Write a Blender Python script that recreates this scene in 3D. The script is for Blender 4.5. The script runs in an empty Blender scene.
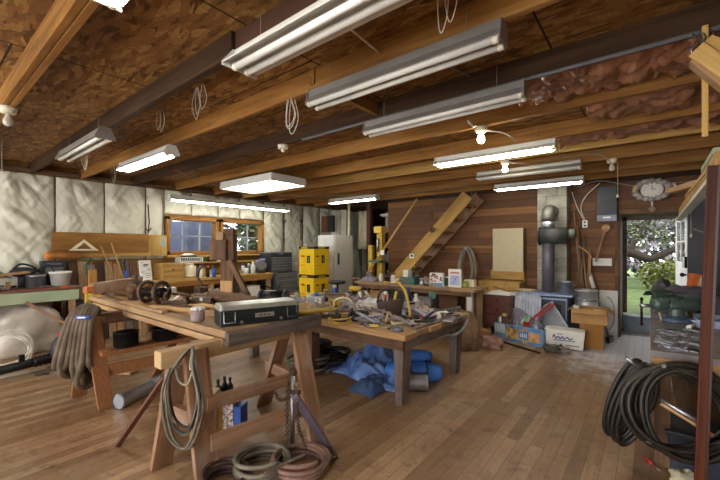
import bpy, math, random
from mathutils import Vector as V, Matrix as M, Euler, noise as mn
R = math.radians; PI = math.pi
rnd = random.Random(11)
SC = bpy.context.scene; COL = SC.collection

# ---------------------------------------------------------------- camera frame
AZ = R(38.5); SA, CA = math.sin(AZ), math.cos(AZ)
FOC, CX, HY, CZ = 365.0, 360.0, 247.0, 1.4
def P(px, py, X=None, Y=None, Z=None):
    """pixel of the photograph -> point of the room on the plane X=, Y= or Z="""
    u = (px - CX) / FOC; v = (py - HY) / FOC
    d = V((-SA + u * CA, CA + u * SA, -v))
    t = X / d.x if X is not None else (Y / d.y if Y is not None else (Z - CZ) / d.z)
    return V((0, 0, CZ)) + d * t

# ---------------------------------------------------------------- mesh builder
class MB:
    def __init__(s): s.v = []; s.f = []; s.uv = []; s.sm = []
    def add(s, vs, fs, uvs=None, smooth=False):
        o = len(s.v); s.v += [V(p) for p in vs]
        for i, f in enumerate(fs):
            s.f.append([o + k for k in f]); s.sm.append(smooth)
            s.uv.append(uvs[i] if uvs else [(vs[k][0] + vs[k][1], vs[k][2]) for k in f])
        return s
    def box(s, c, size, rot=None, taper=1.0, shear=(0, 0)):
        hx, hy, hz = size[0] / 2, size[1] / 2, size[2] / 2
        pts = []
        for z in (-1, 1):
            k = taper if z > 0 else 1.0
            for x, y in ((-1, -1), (1, -1), (1, 1), (-1, 1)):
                pts.append(V((x * hx * k + (shear[0] if z > 0 else 0), y * hy * k + (shear[1] if z > 0 else 0), z * hz)))
        fs = [(3, 2, 1, 0), (4, 5, 6, 7), (0, 1, 5, 4), (1, 2, 6, 5), (2, 3, 7, 6), (3, 0, 4, 7)]
        ax = max(range(3), key=lambda i: size[i])
        ou, ov = rnd.random() * 40, rnd.random() * 40
        uvs = []
        for f in fs:
            a = []
            for k in f:
                p = pts[k]; oth = [p[i] for i in range(3) if i != ax]
                a.append((p[ax] + ou, oth[0] + oth[1] + ov))
            uvs.append(a)
        m = M.Translation(V(c)) @ (rot.to_matrix().to_4x4() if isinstance(rot, Euler) else (rot.to_4x4() if rot is not None else M.Identity(4)))
        return s.add([m @ p for p in pts], fs, uvs)
    def beam(s, p0, p1, w, h, up=(0, 0, 1), taper=1.0):
        """bar from p0 to p1; w across, h along 'up'"""
        p0, p1 = V(p0), V(p1); d = p1 - p0; L = d.length; x = d.normalized(); up = V(up)
        if abs(x.dot(up)) > .999: up = V((0, 1, 0))
        y = up.cross(x).normalized(); z = x.cross(y)
        m = M((x, y, z)).transposed().to_4x4(); m.translation = (p0 + p1) / 2
        if taper == 1.0:
            b = MB().box((0, 0, 0), (L, w, h))
        else:
            b = MB().box((0, 0, 0), (L, w, h))
            for p in b.v:
                if p.x > 0: p.y *= taper; p.z *= 1
        return s.add([m @ p for p in b.v], b.f, b.uv)
    def tube(s, pts, r, n=8, closed=False, cap=True, smooth=True):
        pts = [V(p) for p in pts]; N = len(pts)
        rr = r if isinstance(r, (list, tuple)) else [r] * N
        o = len(s.v); prev = None; L = 0; ou = rnd.random() * 20
        for i, p in enumerate(pts):
            a = pts[(i - 1) % N] if (closed or i > 0) else p
            b = pts[(i + 1) % N] if (closed or i < N - 1) else p
            t = (b - a)
            t = t.normalized() if t.length > 1e-9 else V((0, 0, 1))
            if prev is None:
                q = V((0, 0, 1)) if abs(t.z) < .9 else V((1, 0, 0))
                nrm = (q - t * q.dot(t)).normalized()
            else:
                nrm = prev - t * prev.dot(t)
                nrm = nrm.normalized() if nrm.length > 1e-6 else t.orthogonal().normalized()
            prev = nrm; bn = t.cross(nrm)
            for k in range(n):
                a_ = 2 * PI * k / n
                s.v.append(p + (nrm * math.cos(a_) + bn * math.sin(a_)) * rr[i])
        ln = [0]
        for i in range(1, N + 1): ln.append(ln[-1] + (pts[i % N] - pts[i - 1]).length)
        for i in range(N if closed else N - 1):
            j = (i + 1) % N
            for k in range(n):
                k2 = (k + 1) % n
                s.f.append([o + i * n + k, o + i * n + k2, o + j * n + k2, o + j * n + k]); s.sm.append(smooth)
                c = 2 * PI * rr[i] / n
                s.uv.append([(ou + ln[i], k * c), (ou + ln[i], (k + 1) * c), (ou + ln[i + 1], (k + 1) * c), (ou + ln[i + 1], k * c)])
        if cap and not closed:
            for i, rev in ((0, True), (N - 1, False)):
                f = [o + i * n + k for k in range(n)]
                if rev: f.reverse()
                s.f.append(f); s.sm.append(False)
                s.uv.append([(s.v[k].x, s.v[k].y + s.v[k].z) for k in f])
        return s
    def cyl(s, p0, p1, r, n=16, r1=None):
        return s.tube([p0, p1], [r, r if r1 is None else r1], n)
    def lathe(s, prof, c=(0, 0, 0), n=18, rot=None, smooth=True):
        """prof: (radius, z) from bottom to top"""
        o = len(s.v); m = M.Translation(V(c)) @ (rot.to_matrix().to_4x4() if rot else M.Identity(4))
        for (r, z) in prof:
            for k in range(n):
                a = 2 * PI * k / n
                s.v.append(m @ V((max(r, 1e-4) * math.cos(a), max(r, 1e-4) * math.sin(a), z)))
        for i in range(len(prof) - 1):
            for k in range(n):
                k2 = (k + 1) % n
                s.f.append([o + i * n + k, o + i * n + k2, o + (i + 1) * n + k2, o + (i + 1) * n + k])
                flat = abs(prof[i][1] - prof[i + 1][1]) < 1e-6
                s.sm.append(smooth and not flat)
                s.uv.append([(k / n * .5, prof[i][1]), ((k + 1) / n * .5, prof[i][1]), ((k + 1) / n * .5, prof[i + 1][1]), (k / n * .5, prof[i + 1][1])])
        s.f.append([o + k for k in reversed(range(n))]); s.sm.append(False); s.uv.append([(0, 0)] * n)
        q = o + (len(prof) - 1) * n
        s.f.append([q + k for k in range(n)]); s.sm.append(False); s.uv.append([(0, 0)] * n)
        return s
    def prism(s, poly, h, m=None):
        """polygon in local xy (counter-clockwise) extruded by h along z"""
        m = m or M.Identity(4); n = len(poly); o = len(s.v)
        for z in (0, h):
            for p in poly: s.v.append(m @ V((p[0], p[1], z)))
        s.f.append([o + k for k in reversed(range(n))]); s.uv.append([poly[k] for k in reversed(range(n))]); s.sm.append(False)
        s.f.append([o + n + k for k in range(n)]); s.uv.append([poly[k] for k in range(n)]); s.sm.append(False)
        for k in range(n):
            k2 = (k + 1) % n
            s.f.append([o + k, o + k2, o + n + k2, o + n + k]); s.sm.append(False)
            s.uv.append([(poly[k][0], 0), (poly[k2][0], 0), (poly[k2][0], h), (poly[k][0], h)])
        return s
    def ball(s, c, r, n=14, m=9, amp=0, fr=3, seed=0, flat=None):
        """ellipsoid, lumpy when amp>0; flat = z below which it is cut level"""
        o = len(s.v); r = (r, r, r) if not isinstance(r, (tuple, list)) else r
        for i in range(m + 1):
            th = PI * i / m
            for k in range(n):
                a = 2 * PI * k / n
                d = V((math.sin(th) * math.cos(a), math.sin(th) * math.sin(a), -math.cos(th)))
                g = 1 + (amp * mn.noise(d * fr + V((seed, seed * 1.7, 0))) if amp else 0)
                p = V((d.x * r[0] * g, d.y * r[1] * g, d.z * r[2] * g))
                if flat is not None and p.z < flat: p.z = flat
                s.v.append(V(c) + p)
        for i in range(m):
            for k in range(n):
                k2 = (k + 1) % n
                s.f.append([o + i * n + k, o + i * n + k2, o + (i + 1) * n + k2, o + (i + 1) * n + k]); s.sm.append(True)
                s.uv.append([(k * .1, i * .1), (k * .1 + .1, i * .1), (k * .1 + .1, i * .1 + .1), (k * .1, i * .1 + .1)])
        return s
    def grid(s, fn, nu, nv, thick=.004, smooth=True):
        """sheet: fn(u,v) with u,v in 0..1 -> point; gets a thickness"""
        pts = [[V(fn(i / nu, j / nv)) for j in range(nv + 1)] for i in range(nu + 1)]
        o = len(s.v); W = nv + 1
        nr = []
        for i in range(nu + 1):
            for j in range(W):
                a = pts[min(i + 1, nu)][j] - pts[max(i - 1, 0)][j]; b = pts[i][min(j + 1, nv)] - pts[i][max(j - 1, 0)]
                q = a.cross(b); nr.append(q.normalized() if q.length > 1e-9 else V((0, 0, 1)))
        fl = [p for row in pts for p in row]
        s.v += fl
        s.v += [p - n_ * thick for p, n_ in zip(fl, nr)]
        K = len(fl)
        def q(a, b, c, d, sm=True):
            s.f.append([a, b, c, d]); s.sm.append(sm and smooth)
            s.uv.append([(s.v[k].x + s.v[k].y, s.v[k].z) for k in (a, b, c, d)])
        for i in range(nu):
            for j in range(nv):
                a = o + i * W + j
                q(a, a + W, a + W + 1, a + 1); q(a + K, a + K + 1, a + K + W + 1, a + K + W)
        for i in range(nu):
            a = o + i * W; q(a, a + K, a + K + W, a + W, False)
            a = o + i * W + nv; q(a, a + W, a + K + W, a + K, False)
        for j in range(nv):
            a = o + j; q(a, a + 1, a + K + 1, a + K, False)
            a = o + nu * W + j; q(a, a + K, a + K + 1, a + 1, False)
        return s
    def xf(s, m):
        s.v = [m @ p for p in s.v]; return s
    def join(s, b):
        o = len(s.v); s.v += b.v; s.f += [[k + o for k in f] for f in b.f]; s.uv += b.uv; s.sm += b.sm; return s
    # -- linking
    def _mesh(s, name, mat):
        me = bpy.data.meshes.new(name); me.from_pydata([tuple(p) for p in s.v], [], s.f)
        uvl = me.uv_layers.new(name='UVMap'); k = 0
        for u in s.uv:
            for c in u: uvl.data[k].uv = (c[0], c[1]); k += 1
        me.polygons.foreach_set('use_smooth', s.sm)
        me.materials.append(mat); me.update(); return me
    def b(s, name, mat, parent, bevel=0, label=None):
        o = bpy.data.objects.new(name, s._mesh(name, mat)); COL.objects.link(o); o.parent = parent
        WM[o.name] = WM[parent.name]
        if label: o['label'] = label
        return bev(o, bevel)
    def w(s, name, mat, parent, bevel=0, label=None):
        s.xf(WM[parent.name].inverted()); return s.b(name, mat, parent, bevel, label)
    def solo(s, name, mat, label, cat, group=None, bevel=0, kind=None):
        lo = [min(p[i] for p in s.v) for i in range(3)]; hi = [max(p[i] for p in s.v) for i in range(3)]
        L = V(((lo[0] + hi[0]) / 2, (lo[1] + hi[1]) / 2, lo[2]))
        s.xf(M.Translation(-L))
        o = bpy.data.objects.new(name, s._mesh(name, mat)); COL.objects.link(o); o.location = L
        WM[o.name] = M.Translation(L); tag(o, label, cat, group, kind)
        return bev(o, bevel)
WM = {}
def bev(o, w):
    if w:
        m = o.modifiers.new('bevel', 'BEVEL'); m.width = w; m.segments = 2; m.limit_method = 'ANGLE'; m.angle_limit = R(35)
    return o
def tag(o, label=None, cat=None, group=None, kind=None):
    if label: o['label'] = label
    if cat: o['category'] = cat
    if group: o['group'] = group
    if kind: o['kind'] = kind
def T(name, label, cat, loc, rz=0, group=None, rot=None):
    o = bpy.data.objects.new(name, None); COL.objects.link(o); o.empty_display_size = .1
    o.location = loc; o.rotation_euler = rot or (0, 0, rz); tag(o, label, cat, group)
    WM[o.name] = M.Translation(V(loc)) @ Euler(rot or (0, 0, rz)).to_matrix().to_4x4()
    return o
def struct(name, mb, mat, bevel=0, parent=None):
    if parent: return mb.w(name, mat, parent, bevel)
    o = bpy.data.objects.new(name, mb._mesh(name, mat)); COL.objects.link(o); WM[o.name] = M.Identity(4)
    o['kind'] = 'structure'; return bev(o, bevel)
def dup(root, loc, rot=(0, 0, 0), label=None, group=None):
    r = root.copy(); COL.objects.link(r); r.location = loc; r.rotation_euler = rot
    WM[r.name] = M.Translation(V(loc)) @ Euler(rot).to_matrix().to_4x4()
    if label: r['label'] = label
    if group: r['group'] = group
    for ch in list(root.children):
        c = ch.copy(); COL.objects.link(c); c.parent = r
        for g in ch.children:
            d = g.copy(); COL.objects.link(d); d.parent = c
    return r
def spline(pts, k=6, closed=False):
    pts = [V(p) for p in pts]; n = len(pts); out = []
    for i in range(n if closed else n - 1):
        p0 = pts[(i - 1) % n] if closed or i else pts[0] * 2 - pts[1]
        p1, p2 = pts[i], pts[(i + 1) % n]
        p3 = pts[(i + 2) % n] if closed or i < n - 2 else pts[-1] * 2 - pts[-2]
        for j in range(k):
            t = j / k; out.append(.5 * ((2 * p1) + (p2 - p0) * t + (2 * p0 - 5 * p1 + 4 * p2 - p3) * t * t + (3 * p1 - p0 - 3 * p2 + p3) * t ** 3))
    if not closed: out.append(pts[-1])
    return out

# ---------------------------------------------------------------- materials
def nodes(name):
    m = bpy.data.materials.new(name); m.use_nodes = True; nt = m.node_tree
    return m, nt, nt.nodes['Principled BSDF'], nt.nodes.new, nt.links.new
def rgb(h):
    if isinstance(h, str):
        c = [int(h[i:i + 2], 16) / 255 for i in (0, 2, 4)]
        return tuple((x / 12.92 if x <= .04045 else ((x + .055) / 1.055) ** 2.4) for x in c) + (1,)
    return tuple(h) + (1,) if len(h) == 3 else h
def ramp(N, stops):
    r = N('ShaderNodeValToRGB'); e = r.color_ramp.elements
    while len(e) < len(stops): e.new(.5)
    for k, (p, c) in enumerate(stops): e[k].position = p; e[k].color = rgb(c)
    return r
def mat(name, c, rough=.6, metal=0, var=.18, scale=9, bump=.08, c2=None, stretch=(1, 1, 1), spec=.5, detail=5, coat=0):
    m, nt, B, N, L = nodes(name); c = rgb(c)
    tc = N('ShaderNodeTexCoord'); mp = N('ShaderNodeMapping'); mp.inputs['Scale'].default_value = stretch
    L(tc.outputs['Object'], mp.inputs[0]); nz = N('ShaderNodeTexNoise'); L(mp.outputs[0], nz.inputs[0])
    nz.inputs['Scale'].default_value = scale; nz.inputs['Detail'].default_value = detail
    lo = tuple(x * (1 - var) for x in c[:3]); hi = rgb(c2) if c2 else tuple(min(1, x * (1 + var)) for x in c[:3])
    r = ramp(N, [(.3, lo), (.7, hi)]); L(nz.outputs[0], r.inputs[0]); L(r.outputs[0], B.inputs['Base Color'])
    B.inputs['Roughness'].default_value = rough; B.inputs['Metallic'].default_value = metal
    B.inputs['Specular IOR Level'].default_value = spec; B.inputs['Coat Weight'].default_value = coat
    if bump:
        bp = N('ShaderNodeBump'); bp.inputs['Strength'].default_value = bump; bp.inputs['Distance'].default_value = .02
        L(nz.outputs[0], bp.inputs['Height']); L(bp.outputs[0], B.inputs['Normal'])
    return m
def wood(name, dark, mid, light, rough=.65, fine=26, wear=None, coarse=2.6):
    """grain runs along UV u"""
    m, nt, B, N, L = nodes(name)
    tc = N('ShaderNodeTexCoord'); mp = N('ShaderNodeMapping'); mp.inputs['Scale'].default_value = (1.6, fine, 1)
    L(tc.outputs['UV'], mp.inputs[0]); nz = N('ShaderNodeTexNoise'); nz.inputs['Scale'].default_value = 1; nz.inputs['Detail'].default_value = 7
    nz.inputs['Roughness'].default_value = .65; nz.inputs['Distortion'].default_value = .6; L(mp.outputs[0], nz.inputs[0])
    mp2 = N('ShaderNodeMapping'); mp2.inputs['Scale'].default_value = (.5, coarse, 1); L(tc.outputs['UV'], mp2.inputs[0])
    n2 = N('ShaderNodeTexNoise'); n2.inputs['Scale'].default_value = 1; n2.inputs['Detail'].default_value = 3; L(mp2.outputs[0], n2.inputs[0])
    ad = N('ShaderNodeMath'); ad.operation = 'MULTIPLY_ADD'; ad.inputs[1].default_value = .55
    sc = N('ShaderNodeMath'); sc.operation = 'MULTIPLY'; sc.inputs[1].default_value = .5
    L(n2.outputs[0], sc.inputs[0]); L(nz.outputs[0], ad.inputs[0]); L(sc.outputs[0], ad.inputs[2])
    r = ramp(N, [(.36, dark), (.52, mid), (.7, light)]); L(ad.outputs[0], r.inputs[0])
    col = r.outputs[0]
    if wear:
        ob = N('ShaderNodeTexNoise'); ob.inputs['Scale'].default_value = 5; ob.inputs['Detail'].default_value = 8; L(tc.outputs['Object'], ob.inputs[0])
        rr = ramp(N, [(.5, (0, 0, 0)), (.72, (1, 1, 1))]); L(ob.outputs[0], rr.inputs[0])
        mx = N('ShaderNodeMix'); mx.data_type = 'RGBA'; mx.inputs[7].default_value = rgb(wear)
        L(rr.outputs[0], mx.inputs[0]); L(col, mx.inputs[6]); col = mx.outputs[2]
    L(col, B.inputs['Base Color']); B.inputs['Roughness'].default_value = rough; B.inputs['Specular IOR Level'].default_value = .25
    bp = N('ShaderNodeBump'); bp.inputs['Strength'].default_value = .25; bp.inputs['Distance'].default_value = .01
    L(nz.outputs[0], bp.inputs['Height']); L(bp.outputs[0], B.inputs['Normal'])
    return m
def glow(name, c, s):
    m, nt, B, N, L = nodes(name); B.inputs['Base Color'].default_value = (.9, .9, .9, 1)
    B.inputs['Emission Color'].default_value = rgb(c); B.inputs['Emission Strength'].default_value = s; return m
def planks(name, rows, width, cols, dark, swap, grain=30, rough=.6, wear=None, gap=.0018, spec=.5, spot=None):
    """long boards on a big flat surface; swap tells which object axes are (along, across)"""
    m, nt, B, N, L = nodes(name)
    tc = N('ShaderNodeTexCoord'); sp = N('ShaderNodeSeparateXYZ'); L(tc.outputs['Object'], sp.inputs[0])
    cb = N('ShaderNodeCombineXYZ'); L(sp.outputs[swap[0]], cb.inputs[0]); L(sp.outputs[swap[1]], cb.inputs[1])
    br = N('ShaderNodeTexBrick'); br.offset = .37; br.offset_frequency = 2; br.squash = 1
    for k, v in (('Color1', (.0, .0, .0, 1)), ('Color2', (1, 1, 1, 1)), ('Mortar', (.5, .5, .5, 1))): br.inputs[k].default_value = v
    br.inputs['Scale'].default_value = 1; br.inputs['Mortar Size'].default_value = gap; br.inputs['Mortar Smooth'].default_value = .2
    br.inputs['Brick Width'].default_value = width; br.inputs['Row Height'].default_value = rows; br.inputs['Bias'].default_value = 0
    L(cb.outputs[0], br.inputs[0])
    mp = N('ShaderNodeMapping'); mp.inputs['Scale'].default_value = (1.3, grain, 1); L(cb.outputs[0], mp.inputs[0])
    sc = N('ShaderNodeVectorMath'); sc.operation = 'MULTIPLY_ADD'; sc.inputs[1].default_value = (17, 9, 5)
    L(br.outputs['Color'], sc.inputs[0]); L(mp.outputs[0], sc.inputs[2])
    nz = N('ShaderNodeTexNoise'); nz.inputs['Scale'].default_value = 1; nz.inputs['Detail'].default_value = 7; nz.inputs['Roughness'].default_value = .65; nz.inputs['Distortion'].default_value = .5
    L(sc.outputs[0], nz.inputs[0])
    a = N('ShaderNodeMath'); a.operation = 'MULTIPLY_ADD'; a.inputs[1].default_value = .42; L(br.outputs['Color'], a.inputs[0])
    b = N('ShaderNodeMath'); b.operation = 'MULTIPLY'; b.inputs[1].default_value = .62; L(nz.outputs[0], b.inputs[0]); L(b.outputs[0], a.inputs[2])
    r = ramp(N, cols); L(a.outputs[0], r.inputs[0]); col = r.outputs[0]
    if wear:
        for (wc, s_, lo, hi, fac) in wear:
            wn = N('ShaderNodeTexNoise'); wn.inputs['Scale'].default_value = s_; wn.inputs['Detail'].default_value = 9; wn.inputs['Roughness'].default_value = .7
            L(tc.outputs['Object'], wn.inputs[0]); wr = ramp(N, [(lo, (0, 0, 0)), (hi, (fac, fac, fac))]); L(wn.outputs[0], wr.inputs[0])
            mx = N('ShaderNodeMix'); mx.data_type = 'RGBA'; mx.inputs[7].default_value = rgb(wc)
            L(wr.outputs[0], mx.inputs[0]); L(col, mx.inputs[6]); col = mx.outputs[2]
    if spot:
        # pale patch by the door: wear, plus sky reflection painted into the colour
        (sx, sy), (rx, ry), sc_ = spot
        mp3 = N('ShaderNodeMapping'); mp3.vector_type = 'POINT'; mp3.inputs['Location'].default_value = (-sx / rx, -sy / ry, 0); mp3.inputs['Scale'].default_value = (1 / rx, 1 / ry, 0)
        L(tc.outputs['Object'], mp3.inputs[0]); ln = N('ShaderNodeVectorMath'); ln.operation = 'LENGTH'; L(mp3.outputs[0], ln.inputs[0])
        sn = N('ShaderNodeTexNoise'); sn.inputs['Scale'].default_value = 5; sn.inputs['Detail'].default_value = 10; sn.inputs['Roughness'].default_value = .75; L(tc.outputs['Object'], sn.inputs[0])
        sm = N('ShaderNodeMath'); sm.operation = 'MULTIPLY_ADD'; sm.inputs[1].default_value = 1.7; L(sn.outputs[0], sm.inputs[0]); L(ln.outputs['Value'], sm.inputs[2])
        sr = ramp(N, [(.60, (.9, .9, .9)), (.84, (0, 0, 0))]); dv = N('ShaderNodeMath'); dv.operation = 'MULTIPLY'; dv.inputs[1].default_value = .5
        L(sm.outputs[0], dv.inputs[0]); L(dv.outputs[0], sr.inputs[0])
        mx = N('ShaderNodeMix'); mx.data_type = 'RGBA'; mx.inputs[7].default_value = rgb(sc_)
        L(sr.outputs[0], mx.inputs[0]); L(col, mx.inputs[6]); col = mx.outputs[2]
    mx = N('ShaderNodeMix'); mx.data_type = 'RGBA'; mx.inputs[7].default_value = rgb(dark)
    L(br.outputs['Fac'], mx.inputs[0]); L(col, mx.inputs[6]); L(mx.outputs[2], B.inputs['Base Color'])
    rr = N('ShaderNodeMath'); rr.operation = 'MULTIPLY_ADD'; rr.inputs[1].default_value = .3; rr.inputs[2].default_value = rough - .15
    L(nz.outputs[0], rr.inputs[0]); L(rr.outputs[0], B.inputs['Roughness']); B.inputs['Specular IOR Level'].default_value = spec
    h = N('ShaderNodeMath'); h.operation = 'SUBTRACT'; L(nz.outputs[0], h.inputs[0]); L(br.outputs['Fac'], h.inputs[1])
    bp = N('ShaderNodeBump'); bp.inputs['Strength'].default_value = .3; bp.inputs['Distance'].default_value = .008
    L(h.outputs[0], bp.inputs['Height']); L(bp.outputs[0], B.inputs['Normal'])
    return m
def osb(name):
    m, nt, B, N, L = nodes(name)
    tc = N('ShaderNodeTexCoord')
    outs = []
    for k, (rot, sc) in enumerate((((0, 0, .35), (9, 36, 1)), ((0, 0, -.4), (11, 30, 1)))):
        mp = N('ShaderNodeMapping'); mp.inputs['Rotation'].default_value = rot; mp.inputs['Scale'].default_value = sc
        ds = N('ShaderNodeTexNoise'); ds.inputs['Scale'].default_value = 2.2; L(tc.outputs['Object'], ds.inputs[0])
        va = N('ShaderNodeVectorMath'); va.operation = 'MULTIPLY_ADD'; va.inputs[1].default_value = (.12, .12, 0)
        L(ds.outputs['Color'], va.inputs[0]); L(tc.outputs['Object'], va.inputs[2]); L(va.outputs[0], mp.inputs[0])
        vo = N('ShaderNodeTexVoronoi'); vo.inputs['Scale'].default_value = 1; vo.inputs['Randomness'].default_value = 1; L(mp.outputs[0], vo.inputs[0])
        bw = N('ShaderNodeSeparateColor'); L(vo.outputs['Color'], bw.inputs[0]); outs.append((bw.outputs[0], vo.outputs['Distance']))
    mx = N('ShaderNodeMath'); mx.operation = 'MAXIMUM'; L(outs[0][0], mx.inputs[0]); L(outs[1][0], mx.inputs[1])
    big = N('ShaderNodeTexNoise'); big.inputs['Scale'].default_value = 1.1; big.inputs['Detail'].default_value = 4; L(tc.outputs['Object'], big.inputs[0])
    ad = N('ShaderNodeMath'); ad.operation = 'MULTIPLY_ADD'; ad.inputs[1].default_value = .75; L(mx.outputs[0], ad.inputs[0])
    s2 = N('ShaderNodeMath'); s2.operation = 'MULTIPLY'; s2.inputs[1].default_value = .4; L(big.outputs[0], s2.inputs[0]); L(s2.outputs[0], ad.inputs[2])
    r = ramp(N, [(.3, '55381c'), (.6, '7a5630'), (.82, '8b653a'), (1.0, 'ac8852')]); L(ad.outputs[0], r.inputs[0])
    # panel seams
    fz = N('ShaderNodeTexNoise'); fz.inputs['Scale'].default_value = 45; fz.inputs['Detail'].default_value = 6; L(tc.outputs['Object'], fz.inputs[0])
    a3 = N('ShaderNodeMath'); a3.operation = 'MULTIPLY_ADD'; a3.inputs[1].default_value = .5; L(fz.outputs[0], a3.inputs[0])
    a4 = N('ShaderNodeMath'); a4.operation = 'SUBTRACT'; a4.inputs[1].default_value = .25; L(ad.outputs[0], a4.inputs[0]); L(a4.outputs[0], a3.inputs[2]); L(a3.outputs[0], r.inputs[0])
    br = N('ShaderNodeTexBrick'); br.offset = .5; br.inputs['Scale'].default_value = 1; br.inputs['Mortar Size'].default_value = .006
    br.inputs['Brick Width'].default_value = 2.44; br.inputs['Row Height'].default_value = 1.22; br.inputs['Mortar Smooth'].default_value = 0
    mp = N('ShaderNodeMapping'); mp.inputs['Location'].default_value = (.3, 0, 0); mp.inputs['Rotation'].default_value = (0, 0, PI / 2)
    mp.inputs['Location'].default_value = (.4, 1.68 + 1.22 * 3, 0)
    L(tc.outputs['Object'], mp.inputs[0]); L(mp.outputs[0], br.inputs[0])
    m2 = N('ShaderNodeMix'); m2.data_type = 'RGBA'; m2.inputs[7].default_value = rgb('1c1209')
    L(br.outputs['Fac'], m2.inputs[0]); L(r.outputs[0], m2.inputs[6]); L(m2.outputs[2], B.inputs['Base Color'])
    B.inputs['Roughness'].default_value = .6; B.inputs['Specular IOR Level'].default_value = .25
    bp = N('ShaderNodeBump'); bp.inputs['Strength'].default_value = .3; bp.inputs['Distance'].default_value = .01
    L(mx.outputs[0], bp.inputs['Height']); L(bp.outputs[0], B.inputs['Normal'])
    return m
def glassm(name, tint=(.9, .95, 1), refl=.12):
    m, nt, B, N, L = nodes(name); out = nt.nodes['Material Output']
    tr = N('ShaderNodeBsdfTransparent'); tr.inputs[0].default_value = rgb(tint)
    gl = N('ShaderNodeBsdfGlossy'); gl.inputs['Roughness'].default_value = .04
    mx = N('ShaderNodeMixShader'); mx.inputs[0].default_value = refl
    L(tr.outputs[0], mx.inputs[1]); L(gl.outputs[0], mx.inputs[2]); L(mx.outputs[0], out.inputs[0]); return m

gold = wood('joist_wood', '62401b', '8f632e', 'b0834a', .6)
goldl = wood('fir_wood', '80602f', 'ac8748', 'c9a868', .6)
darkw = wood('dark_wood', '22160c', '3b2818', '523a24', .8)
redw = wood('reddish_wood', '664734', '8d6a50', 'ab876b', .65, wear='9b887a')
benchw = wood('worn_bench_wood', '6b5138', '9d7f5c', 'bf9f76', .6, wear='84705e', fine=34)
greyw = wood('greyed_wood', '453a35', '6e625c', '8d8078', .7, wear='55493f')
ply = wood('plywood', '8a6c38', 'ae8a4c', 'c4a266', .6, fine=12)
brownply = wood('brown_plywood', '6e4a22', '8f6631', 'a57a43', .6, fine=9)
postred = wood('stained_post', '2c1308', '4f2410', '693418', .55)
tanw = wood('tan_pole_wood', '7d5c3a', 'a88257', 'c4a077', .55)
oldw = wood('old_timber', '3a2a20', '654b37', '8a6d54', .75, wear='4b392d')
white = mat('white_paint', 'd8d8d2', .45, var=.06)
grey = mat('grey_metal_paint', '6b6d72', .45, .2, var=.12)
dgrey = mat('dark_grey', '33353a', .5, .2)
black = mat('black_rubber', '17171a', .5, var=.25)
blackm = mat('black_metal', '1d1d20', .4, .6)
steel = mat('steel', 'a3a6aa', .33, .9, var=.2, scale=14)
rust = mat('rusty_iron', '4a3528', .7, .5, c2='6b5648', scale=16, bump=.25)
galv = mat('galvanized', 'aab0b8', .35, .85, var=.16, scale=10)
alu = mat('aluminium', 'b9b9b6', .4, .75, var=.1)
fixw = mat('fixture_enamel', 'cfcfca', .35, .1, var=.06)
fixs = mat('fixture_silver', 'a9a7a0', .35, .6, var=.1)
ivory = mat('ivory_plastic', 'd9d3bf', .4, var=.05)
offwhite = mat('insulation_sheet', 'cfcfbd', .42, var=.07, scale=3, bump=.15, spec=.6)
blue = mat('blue_plastic', '2a4fa0', .4)
tarpb = mat('blue_tarp', '3a66b8', .38, var=.3, scale=5, c2='7d9fd8')
red = mat('red_paint', 'a32420', .4)
orange = mat('orange_plastic', 'd0561c', .45)
yellow = mat('yellow_card', 'd7b310', .5, var=.08)
dyellow = mat('dull_yellow_paint', 'b99a3a', .5, var=.2)
green = mat('green_paint', '2a5a3a', .45, var=.2)
vgreen = mat('vise_green', '55665f', .42, .3, var=.3, scale=12)
mint = mat('mint_paint', '9aa88a', .6, var=.12, scale=4)
cream = mat('cream', 'd8cfb0', .6, var=.08)
paper = mat('paper', 'dcdad2', .7, var=.05)
card = mat('cardboard', 'a9804f', .75, var=.1, scale=5)
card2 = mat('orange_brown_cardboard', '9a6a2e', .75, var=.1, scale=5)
beige = mat('beige_cabinet', 'b3a582', .45, var=.05)
bluegrey = mat('blue_grey_enamel', '8496ba', .4, .3, var=.12)
hosem = mat('grey_brown_hose', '4f4132', .75, var=.4, scale=9, c2='746350')
hoseb = mat('black_hose', '161412', .5, var=.3, c2='332c24', scale=6)
hoser = mat('red_brown_hose', '57403a', .6, var=.3, c2='8a6a5c', scale=6)
hoseg = mat('grey_green_hose', '575347', .6, var=.3, c2='7d7766', scale=6)
cordw = mat('white_cord', 'c9c4b4', .6)
cordg = mat('grey_cord', '8b8676', .6)
cordk = mat('dark_cord', '2d2a2a', .6)
burlap = mat('burlap', '7d6148', .9, var=.25, scale=18, bump=.4)
greycloth = mat('grey_cloth', '8d8982', .9, var=.15, bump=.3)
tarpk = mat('dark_cover', '3c3d42', .55, var=.25)
clearp = mat('cloudy_plastic_wrap', 'b5ada0', .28, var=.25, scale=4, bump=.3, spec=.7)
purple = mat('grey_purple_sheet', '7b7480', .5, .2)
tealm = mat('teal_metal', '3f6a62', .5, .2)
bulbm = glow('lit_bulb', (1, .86, .62), 40)
tubem = glow('lit_tube', (1, .95, .84), 24)
panelm = glow('panel_tube', (1, .97, .9), 12)
tubeoff = mat('unlit_tube', 'dcdcd6', .25, var=.03, bump=0)
glass = glassm('window_glass')
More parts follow.
